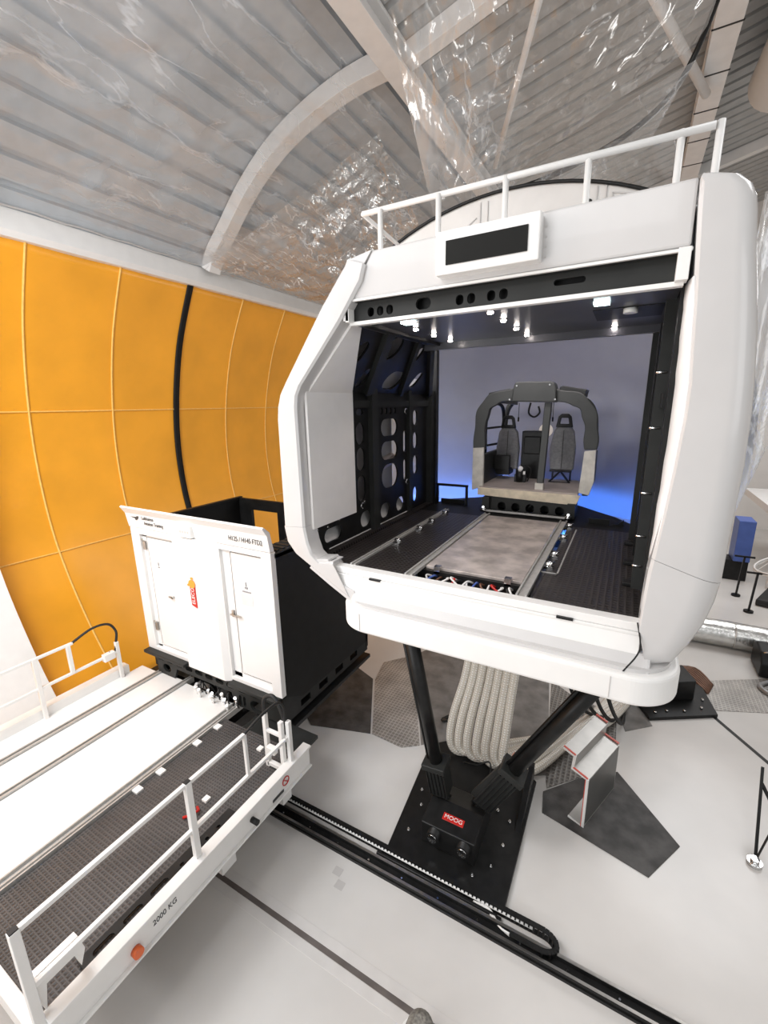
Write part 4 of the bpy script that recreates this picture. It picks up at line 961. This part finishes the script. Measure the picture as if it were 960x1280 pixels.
part('hanging_cord', lambda bm: (tube(bm, [(-1.42, 6.6, 6.0), (-1.42, 6.6, 5.8)], .004, 5), cyl(bm, (-1.42, 6.6, 5.8), (-1.42, 6.6, 5.74), .012, 6), tube(bm, [(-.95, 6.6, 6.0), (-.95, 6.6, 5.8)], .004, 5), cyl(bm, (-.95, 6.6, 5.8), (-.95, 6.6, 5.74), .012, 6)), BLACK, h)

# ================================================================== MOTION LEGS AND FEET
fp = thing('foot_plate', 'black steel foot plate with red badge under the simulator front', 'foot plate', (-1.6, 5.1, 0))
part('base_plate', lambda bm: prism(bm, [(-2.36, 4.15), (-.74, 4.15), (-.74, 6.22), (-1.2, 6.5), (-2.2, 6.5), (-2.56, 6.18)], 0, .06), BLACK, fp, bevel=.006)
part('bracket', lambda bm: prism(bm, [(4.45, .06), (4.45, .40), (4.85, .48), (5.25, .34), (5.25, .06)], -1.98, -1.22, 'x'), BLACK, fp, bevel=.012)
bd = part('badge', lambda bm: bx(bm, -.15, .15, -.05, .05, 0, .008, Matrix.Translation((-1.58, 4.64, .437)) @ Euler((math.atan(.2), 0, 0)).to_matrix().to_4x4()), RED, fp, bevel=.003)
text('badge_lettering', 'MOOG', .075, (-1.58, 4.64, .4475), Euler((math.atan(.2), 0, 0)).to_matrix(), WPAINT, bd, sx=1.1)
for x in (-1.78, -1.36):
    pv = part('pivot_barrel', lambda bm: cyl(bm, (x, 4.36, .30), (x, 4.95, .30), .09, 20), BLACK, fp)
    bm = NB(); cyl(bm, (x, 4.365, .30), (x, 4.35, .30), .062, 20); obj('pivot_cap', bm, CHROME, pv)
    for k in range(7):
        a = k*2*PI/7; bm = NB(); cyl(bm, (x + .045*math.cos(a), 4.352, .30 + .045*math.sin(a)), (x + .045*math.cos(a), 4.343, .30 + .045*math.sin(a)), .009, 6); obj('cap_screw', bm, BLACK, pv)
part('side_fin', lambda bm: prism(bm, [(5.2, .06), (6.2, .06), (6.2, .42), (6.1, .42)], -.86, -.78, 'x'), BLACK, fp, bevel=.005)
for x, y_ in ((-2.2, 4.5), (-1.2, 4.32), (-.95, 4.9), (-.95, 5.3), (-2.3, 5.2), (-2.2, 4.95), (-1.9, 5.35), (-1.15, 5.4), (-1.55, 5.0+.55), (-1.02, 4.55)):
    part('anchor_bolt', lambda bm: (cyl(bm, (x, y_, .06), (x, y_, .085), .022, 6), cyl(bm, (x, y_, .085), (x, y_, .11), .010, 8)), CHROME, fp)
part('loose_cable', lambda bm: tube(bm, smoothpath([(-1.8, 5.7, .4), (-1.62, 5.85, .3), (-1.45, 5.95, .35), (-1.38, 5.8, .3), (-1.36, 5.5, .4)], 6), .014, 6), BLACK, fp)

def leg(label, A, B, name='actuator_leg', hl=.72, hw=.34):
    A, B = Vector(A), Vector(B); d = (B-A).normalized(); L = (B-A).length
    t_ = thing(name, label, 'actuator leg', A, 'black actuator legs under the simulator')
    side = d.cross(Vector((0, 1, 0))).normalized(); oth = d.cross(side)
    P = lambda k, a=0, b=0: A + d*k + side*a + oth*b
    part('motor_housing', lambda bm: (bar(bm, P(.12), P(hl-.02), hw*.8, .25, up=oth), bar(bm, P(hl-.1), P(hl), hw, .30, up=oth)), DGREY, t_, bevel=.012)
    for q in range(5):
        o_ = -.11 + .055*q
        part('cooling_fin', lambda bm: (bar(bm, P(.16, o_, -.13), P(hl-.12, o_, -.13), .014, .022, up=oth), bar(bm, P(.16, o_, .13), P(hl-.12, o_, .13), .014, .022, up=oth)), BLACK, t_)
    part('pivot_yoke', lambda bm: (bar(bm, P(-.10), P(.14), .12, .16, up=oth), cyl(bm, P(0, -.12), P(0, .12), .05, 14)), BLACK, t_, bevel=.01)
    part('cylinder_tube', lambda bm: cyl(bm, P(.68), P(L*.93), .09, 20), BLACK, t_)
    part('side_conduit', lambda bm: cyl(bm, P(.68, .112), P(L*.88, .112), .026, 10), BLACK, t_)
    part('head_flange', lambda bm: (cyl(bm, P(L*.9), P(L*.97), .14, 20), cyl(bm, P(L*.95), P(L), .06, 14)), BLACK, t_)
    for k in (.74, 1.15, L*.85): part('orange_sensor', lambda bm: bar(bm, P(k, .115, -.02), P(k+.05, .115, -.02), .045, .04, up=oth), mat('salmon_sensor', (.75, .33, .22), .4), t_)
    part('silver_bolt', lambda bm: (cyl(bm, P(.08, .09, -.1), P(.16, .09, -.1), .02, 8), cyl(bm, P(.08, -.09, -.1), P(.16, -.09, -.1), .02, 8)), CHROME, t_)
    return t_
leg('left black actuator leg rising steeply from the front foot plate', (-1.86, 4.96, .42), (-2.16, 4.38, 3.55))
lr = leg('right black actuator leg slanting from the front foot plate toward the right', (-1.33, 5.06, .42), (.28, 4.80, 3.5), hl=1.0, hw=.34)
part('side_motor', lambda bm: bar(bm, (-1.38, 5.0, .62), (-1.0, 4.95, 1.28), .10, .14), DGREY, lr, bevel=.01)
part('red_tag', lambda bm: bx(bm, -1.08, -.94, 4.90, 4.905, .98, 1.02), RED, lr)

fp2 = thing('foot_plate', 'black steel foot plate on the floor behind the right end of the skirt', 'foot plate', (1.3, 9.4, 0))
part('base_plate', lambda bm: prism(bm, [(.90, 8.74), (2.06, 9.44), (1.86, 10.6), (1.3, 10.9), (.3, 9.9)], 0, .07), BLACK, fp2, bevel=.006)
part('bracket', lambda bm: prism(bm, [(.95, 9.3), (1.7, 9.75), (1.5, 10.3), (.8, 9.9)], .07, .5), BLACK, fp2, bevel=.02)
for x, y_ in ((1.2, 9.1), (1.5, 9.25), (1.8, 9.5), (1.85, 9.8), (1.0, 8.95)):
    part('anchor_bolt', lambda bm: (cyl(bm, (x, y_, .07), (x, y_, .11), .025, 6),), CHROME, fp2)
leg('rear black actuator leg mostly hidden behind the right end of the skirt', (1.0, 9.6, .5), (.1, 7.4, 3.6))

# hose bundle
for k, (x, m1, top) in enumerate(((-2.02, 0, 0), (-1.89, .05, 0), (-1.76, 0, 0), (-1.62, .04, 0), (-1.49, 0, 0), (-1.36, .05, 0), (-1.24, 0, 0))):
    bm = NB()
    yb = 6.15; xb = x - .20 + .02*k
    P = smoothpath([(x + .12, 6.5, 3.72), (x + .10, 6.45, 2.6), (x + .02, 6.35, 1.6), (xb + .06, 6.2, .8), (xb + .05, 6.12, .32), (xb + .22, 6.18, .13 + .05*(k % 2)),
                    (xb + .6, 6.5, .14 + .06*(k % 2)), (-.5 + .10*k - .25, 7.2 + .12*k, .14), (.1 + .05*k, 8.0 + .25*k, .13), (.5 + .05*k, 8.9 + .25*k, .13)], 10)
    tube(bm, P, .070, 14)
    names = ['leftmost', 'second from left', 'third from left', 'middle one', 'third from right', 'second from right', 'rightmost']
    tag(obj('flexible_hose', bm, HOSE), f'pale ribbed flexible hose hanging under the simulator, {names[k]} of the bundle', 'hose', 'pale hoses hanging in a bundle')
for k in range(4):
    bm = NB(); tube(bm, smoothpath([(-.9 + .18*k, 6.9, 3.72), (-.72 + .2*k, 7.3, 2.2), (-.4 + .2*k, 7.7, .8), (.0 + .15*k, 8.3, .12), (.4, 9.4 + .1*k, .08)], 8), .035, 8)
    tag(obj('cable', bm, RUBBER), 'dark cable hanging behind the pale hose bundle', 'cable', 'dark cables hanging behind the hoses')
for k in range(3):
    bm = NB(); tube(bm, smoothpath([(-2.1 + .1*k, 5.2, 3.72), (-1.95 + .2*k, 5.6, 3.1 - .1*k), (-1.75 + .12*k, 5.9, 2.95 - .2*k)], 8), .014 + .004*k, 6)
    tag(obj('cable', bm, RUBBER), 'short black cable drooping beside the top of the left leg', 'cable', 'short cables beside the left leg top')
bm = NB()
for k in range(7): tube(bm, smoothpath([(1.05 + .05*k, 10.9, .05), (1.6 + .04*k, 10.7 + .05*k, .10), (2.0 + .02*k, 10.2 + .06*k, .03)], 4), .03, 6)
tag(obj('copper_cables', bm, COPPER), 'bunch of copper brown cables emerging by the rear foot', 'cables')
bm = NB(); bar(bm, (-2.62, 6.9, .02), (-2.05, 7.9, .02), .07, .04); bar(bm, (-2.62, 6.9, .02), (-2.50, 6.75, .14), .07, .04)
tag(obj('floor_bracket', bm, DGREY), 'small dark bracket on the grey plate left of the hoses', 'bracket')

# folded step with red edges
st = thing('folded_step', 'folded sheet metal step with red edges standing on dark floor plate', 'step', (0, 5.8, .014), rz=math.atan2(-.35, .94)*1.0)
dirD = Vector((.36, .93, 0)).normalized(); dirL = Vector((-.93, .36, 0)).normalized()
A0 = Vector((-.02, 5.76, .014))
prof2 = [(.22, 0), (0, 0), (0, .82), (.22, .86), (.20, 1.08), (.38, 1.12)]
def sheet(bm, prof_, off, th, d0, d1):
    n = len(prof_); pts = []
    def pt(a, z, dd): return A0 + dirL*a + Vector((0, 0, z)) + dirD*dd
    def normals(i):
        a = Vector(prof_[max(i-1, 0)]); b = Vector(prof_[min(i+1, n-1)]); dd = (b-a).normalized(); return Vector((-dd.y, dd.x))
    prev = None
    for i, (a, z) in enumerate(prof_):
        nn = normals(i)
        q = [(a + nn.x*off, z + nn.y*off), (a + nn.x*(off+th), z + nn.y*(off+th))]
        q = [(aa, max(0, zz)) for aa, zz in q]
        ring = [bm.verts.new(pt(q[0][0], q[0][1], d0)), bm.verts.new(pt(q[1][0], q[1][1], d0)), bm.verts.new(pt(q[1][0], q[1][1], d1)), bm.verts.new(pt(q[0][0], q[0][1], d1))]
        if prev:
            for k in range(4): bm.faces.new((prev[k], prev[(k+1) % 4], ring[(k+1) % 4], ring[k]))
        else: bm.faces.new(ring)
        prev = ring
    bm.faces.new(prev[::-1])
part('step_sheet', lambda bm: sheet(bm, prof2, -.02, .03, .015, 1.02), mat('grey_step_sheet', (.40, .39, .37), .35, .4, var=.08), st)
part('front_edge', lambda bm: sheet(bm, prof2, -.028, .045, 0, .016), WPAINT, st)
part('red_edge', lambda bm: (sheet(bm, prof2[2:4], .018, .012, -.004, .02), sheet(bm, prof2[4:6], .018, .012, -.004, .02), sheet(bm, prof2[2:4], .018, .012, 1.0, 1.03), sheet(bm, prof2[4:6], .018, .012, 1.0, 1.03), sheet(bm, prof2[1:3], -.03, .01, -.003, .01)), mat('signal_red_edge', (.62, .07, .04), .4), st)
part('side_plate', lambda bm: sheet(bm, [(-.012, .03), (-.012, .80)], -.006, .006, .03, 1.0), mat('dark_grey_step_plate', (.12, .12, .115), .4, .3), st)

# right edge objects
bm = NB(); bar(bm, (1.0, 3.52, 3.32), (1.08, 3.02, 3.24), .012) if False else None
bm.free()
t = thing('tripod_stand', 'thin black stand legs with clear foot at the right edge', 'stand', (2.15, 6.6, 0))
part('leg', lambda bm: bar(bm, (2.04, 6.30, .03), (2.21, 7.30, .75), .035), BLACK, t)
part('leg', lambda bm: bar(bm, (2.40, 6.35, .35), (2.19, 7.14, .60), .035), BLACK, t)
part('leg', lambda bm: bar(bm, (2.04, 6.30, .03), (2.5, 6.9, 1.2), .02), BLACK, t)
part('foot', lambda bm: (cyl(bm, (2.03, 6.28, 0), (2.03, 6.28, .05), .085, 16), cyl(bm, (2.03, 6.28, .05), (2.03, 6.28, .09), .05, 16)), CHROME, t)
bm = NB(); tube(bm, [(.6, 12.6, .32), (1.2, 12.62, .33), (2.6, 12.7, .32), (4, 12.66, .33), (7, 12.8, .32)], .32, 24)
for x in (2.75, 4.3, 5.8): tube(bm, [(x, 12.68, .32), (x+.03, 12.68, .32)], .33, 24)
tag(obj('foil_duct', bm, FOIL), 'fat silver foil duct lying on the floor at right', 'duct')
t = thing('equipment_case', 'black case with chamfered corners on the floor at right edge', 'case', (3.5, 11.9, 0))
part('body', lambda bm: prism(bm, [(11.4, .02), (11.4, .35), (11.6, .55), (12.0, .6), (12.2, .5), (12.2, .02)], 3.05, 3.8, 'x'), BLACK, t, bevel=.03)
part('case_label', lambda bm: bx(bm, 3.25, 3.35, 11.385, 11.4, .06, .18), WPAINT, t)
part('handle_strap', lambda bm: tube(bm, [(3.1, 11.55, .54), (3.3, 11.6, .6), (3.6, 11.6, .6)], .02, 6), CHROME, t)
bm = NB(); tube(bm, smoothpath([(3.3, 11.3, .05), (3.0, 11.0, .05), (3.1, 10.7, .05), (3.6, 10.4, .05)], 6), .05, 8); tube(bm, smoothpath([(3.4, 11.2, .05), (3.15, 10.95, .1), (3.3, 10.7, .05), (3.8, 10.5, .05)], 6), .04, 8)
tag(obj('cable_coil', bm, mat('grey_cable', (.3, .3, .3), .3, .3)), 'grey cable loop on the floor beside the black case', 'cable')
t = thing('round_frame', 'round white wire frame on black stands in background at right', 'frame', (4.6, 16, 0))
part('hoop', lambda bm: [tube(bm, [(4.75 + 1.15*math.cos(a*PI/16), 15.6 + 1.0*math.sin(a*PI/16), z + .35*math.cos(a*PI/16)) for a in range(32)], .025, 6, closed=True) for z in (1.5, 1.56)], WPAINT, t)
part('spokes', lambda bm: [bar(bm, (4.75 + 1.1*math.cos(a*PI/6), 15.6 + .95*math.sin(a*PI/6), 1.5 + .35*math.cos(a*PI/6)), (4.75 + .4*math.cos(a*PI/6), 15.6 + .35*math.sin(a*PI/6), 2.0), .02) for a in range(12)], WPAINT, t)
for x, y_, hgt in ((3.55, 15.2, 1.2), (3.45, 16.4, 1.3), (4.4, 14.8, 1.3)):
    part('stand', lambda bm: (bar(bm, (x, y_, .02), (x+.05, y_, hgt), .05), bar(bm, (x-.2, y_, hgt), (x+.3, y_, hgt), .05), cyl(bm, (x, y_, 0), (x, y_, .05), .12, 12)), BLACK, t)
bm = NB(); bx(bm, 3.5, 3.95, 17.8, 18.6, .7, 2.1)
tag(obj('cabinet', bm, BLUEM, bevel=.02), 'blue cabinet in the background just right of the simulator', 'cabinet')
bm = NB(); bx(bm, 3.3, 3.95, 17.9, 18.6, 0, .7)
tag(obj('crate', bm, BLACK, bevel=.02), 'black crate under the blue cabinet in the background', 'crate')
bm = NB(); bx(bm, 4.3, 9.0, 17.2, 22, 2.3, 2.55); bx(bm, 4.4, 4.6, 17.4, 17.6, 0, 2.3); bx(bm, 8.4, 8.6, 17.4, 17.6, 0, 2.3)
for k in range(6): bx(bm, 4.5 + .75*k, 4.54 + .75*k, 17.25, 17.29, 2.55, 3.5)
tag(obj('mezzanine', bm, WPAINT), 'white raised platform in the background at right', 'platform')
bm = NB(); bx(bm, 4.3, 4.62, 17.4, 17.8, 2.56, 3.15)
tag(obj('draped_chair', bm, PURPLE, bevel=.05), 'left purple object on the white raised platform', 'chair', 'purple things on the white platform')
bm = NB(); bx(bm, 5.0, 5.3, 17.5, 17.9, 2.56, 3.15)
tag(obj('draped_chair', bm, PURPLE, bevel=.05), 'right purple object on the white raised platform', 'chair', 'purple things on the white platform')
bm = NB(); bx(bm, 4.2, 5.2, 14.6, 15.1, 0, .28)
tag(obj('carton', bm, YELB, bevel=.02), 'tan carton on the floor below the round wire frame', 'box')
bm = NB(); prism(bm, [(3.8, 15.8), (5.6, 15.3), (6.2, 16.4), (4.4, 17.2)], 0, .22)
tag(obj('folded_tarpaulin', bm, RUBBER, bevel=.05), 'dark folded sheet on the floor under the round frame', 'tarpaulin')

# small cap at the bottom edge of the picture
bm = NB()
tube(bm, [(-1.16, 2.60, 0), (-1.16, 2.60, .22), (-1.16, 2.60, .34), (-1.16, 2.60, .38)], .15, 20, radii=[.15, .15, .12, .05])
cap = tag(obj('bollard', bm, mat('speckled_grey_cap', (.20, .19, .17), .6, var=.4, scale=40), ), 'speckled grey rounded bollard at the bottom edge on the floor slot', 'bollard')
bm = NB(); tube(bm, [(-1.20, 2.60, 0), (-1.20, 2.60, .1)], .17, 20); obj('collar', bm, WPAINT, cap)

# ================================================================== PLASTIC FILM
def film(name, corners, nu, nv, amp, m_, label, freq=(1.2, 1.2), sag=0, seed=0, ridge=0):
    """bilinear patch: corners [00,10,11,01]"""
    P00, P10, P11, P01 = [Vector(c_) for c_ in corners]; bm = NB(); g_ = []
    nrm = (P10-P00).cross(P01-P00).normalized()
    for i in range(nu+1):
        row = []; u = i/nu
        for j in range(nv+1):
            v = j/nv
            p = P00*(1-u)*(1-v) + P10*u*(1-v) + P11*u*v + P01*(1-u)*v
            q = Vector((p.x*freq[0], p.y*freq[1], seed))
            n_ = mnoise.fractal(q, .9, 2.1, 4)
            r_ = abs(mnoise.noise(Vector((p.x*freq[0]*2.3 + 9, p.y*freq[1]*2.3, seed + 5)))) * ridge
            e_ = min(1, 6*min(u, 1-u, v, 1-v) + .1)
            p = p + nrm*((n_ + r_)*amp*e_) + Vector((0, 0, -sag*math.sin(PI*u)*math.sin(PI*v)))
            row.append(bm.verts.new(p))
        g_.append(row)
    for i in range(nu):
        for j in range(nv): bm.faces.new((g_[i][j], g_[i+1][j], g_[i+1][j+1], g_[i][j+1])).smooth = True
    return tag(obj(name, bm, m_), label, 'plastic film')
film('plastic_film', [(-9.7, -1, 9.45), (-9.7, 16, 9.45), (-4.0, 15, 11.3), (-5.2, -1, 11.5)], 150, 60, .16, FILM, 'clear plastic film stretched under the roof above the orange wall', (.8, .8), sag=.35, ridge=1.0)
film('plastic_film', [(-9.62, 8.3, 9.35), (-9.62, 14.5, 9.35), (-4.6, 10.8, 9.6), (-5.0, 9.0, 11.3)], 120, 90, .15, FILM3, 'crumpled clear film sagging behind the left end of the roof rail', (.5, 2.4), sag=.5, seed=4, ridge=1.6)
film('plastic_film', [(-3.3, 8.0, 9.0), (.35, 8.8, 10.9), (1.2, 4.0, 12.3), (-3.6, 6.5, 11.7)], 120, 90, .16, FILM2, 'crumpled clear film hanging from the roof above the dome', (1.4, 1.4), sag=.35, seed=9, ridge=1.5)
film('plastic_film', [(-3.6, 7.2, 8.0), (-.3, 7.6, 9.0), (.3, 8.6, 10.6), (-3.2, 8.2, 9.2)], 70, 40, .14, FILM2, 'milky film draped over the top of the white dome', (1.4, 1.4), seed=14, ridge=1.3)
film('plastic_film', [(.85, 6.2, 4.0), (1.15, 6.4, 4.5), (2.3, 7.4, 8.4), (.95, 6.2, 8.0)], 40, 60, .10, FILMW, 'milky film curtain hanging behind the right pillar of the simulator', (2.5, 2.5), seed=20, ridge=1.0)
film('plastic_film', [(-1.0, 6.9, 9.0), (.1, 7.4, 8.2), (.2, 8.0, 9.4), (-.6, 8.0, 9.6)], 30, 30, .1, FILM2, 'small crumpled film piece at the right shoulder of the dome', (1.8, 1.8), seed=31, ridge=1.2)
def strap(bm, pts, w_):
    P = smoothpath(pts, 8)
    for a, b in zip(P, P[1:]): bar(bm, a, b, .02, w_, up=(0, 0, 1))
bm = NB(); tube(bm, smoothpath([(-3.25, 6.45, 8.1), (-2.6, 7.2, 8.9), (-1.5, 8.0, 9.35), (-.3, 8.6, 10.0), (.32, 8.8, 10.85), (.75, 6.8, 11.8), (.9, 5.0, 12.3)], 10), .04, 8, radii=None)
tag(obj('edge_strap', bm, BLACK), 'long black edging cord along the crumpled film above the dome', 'cord')
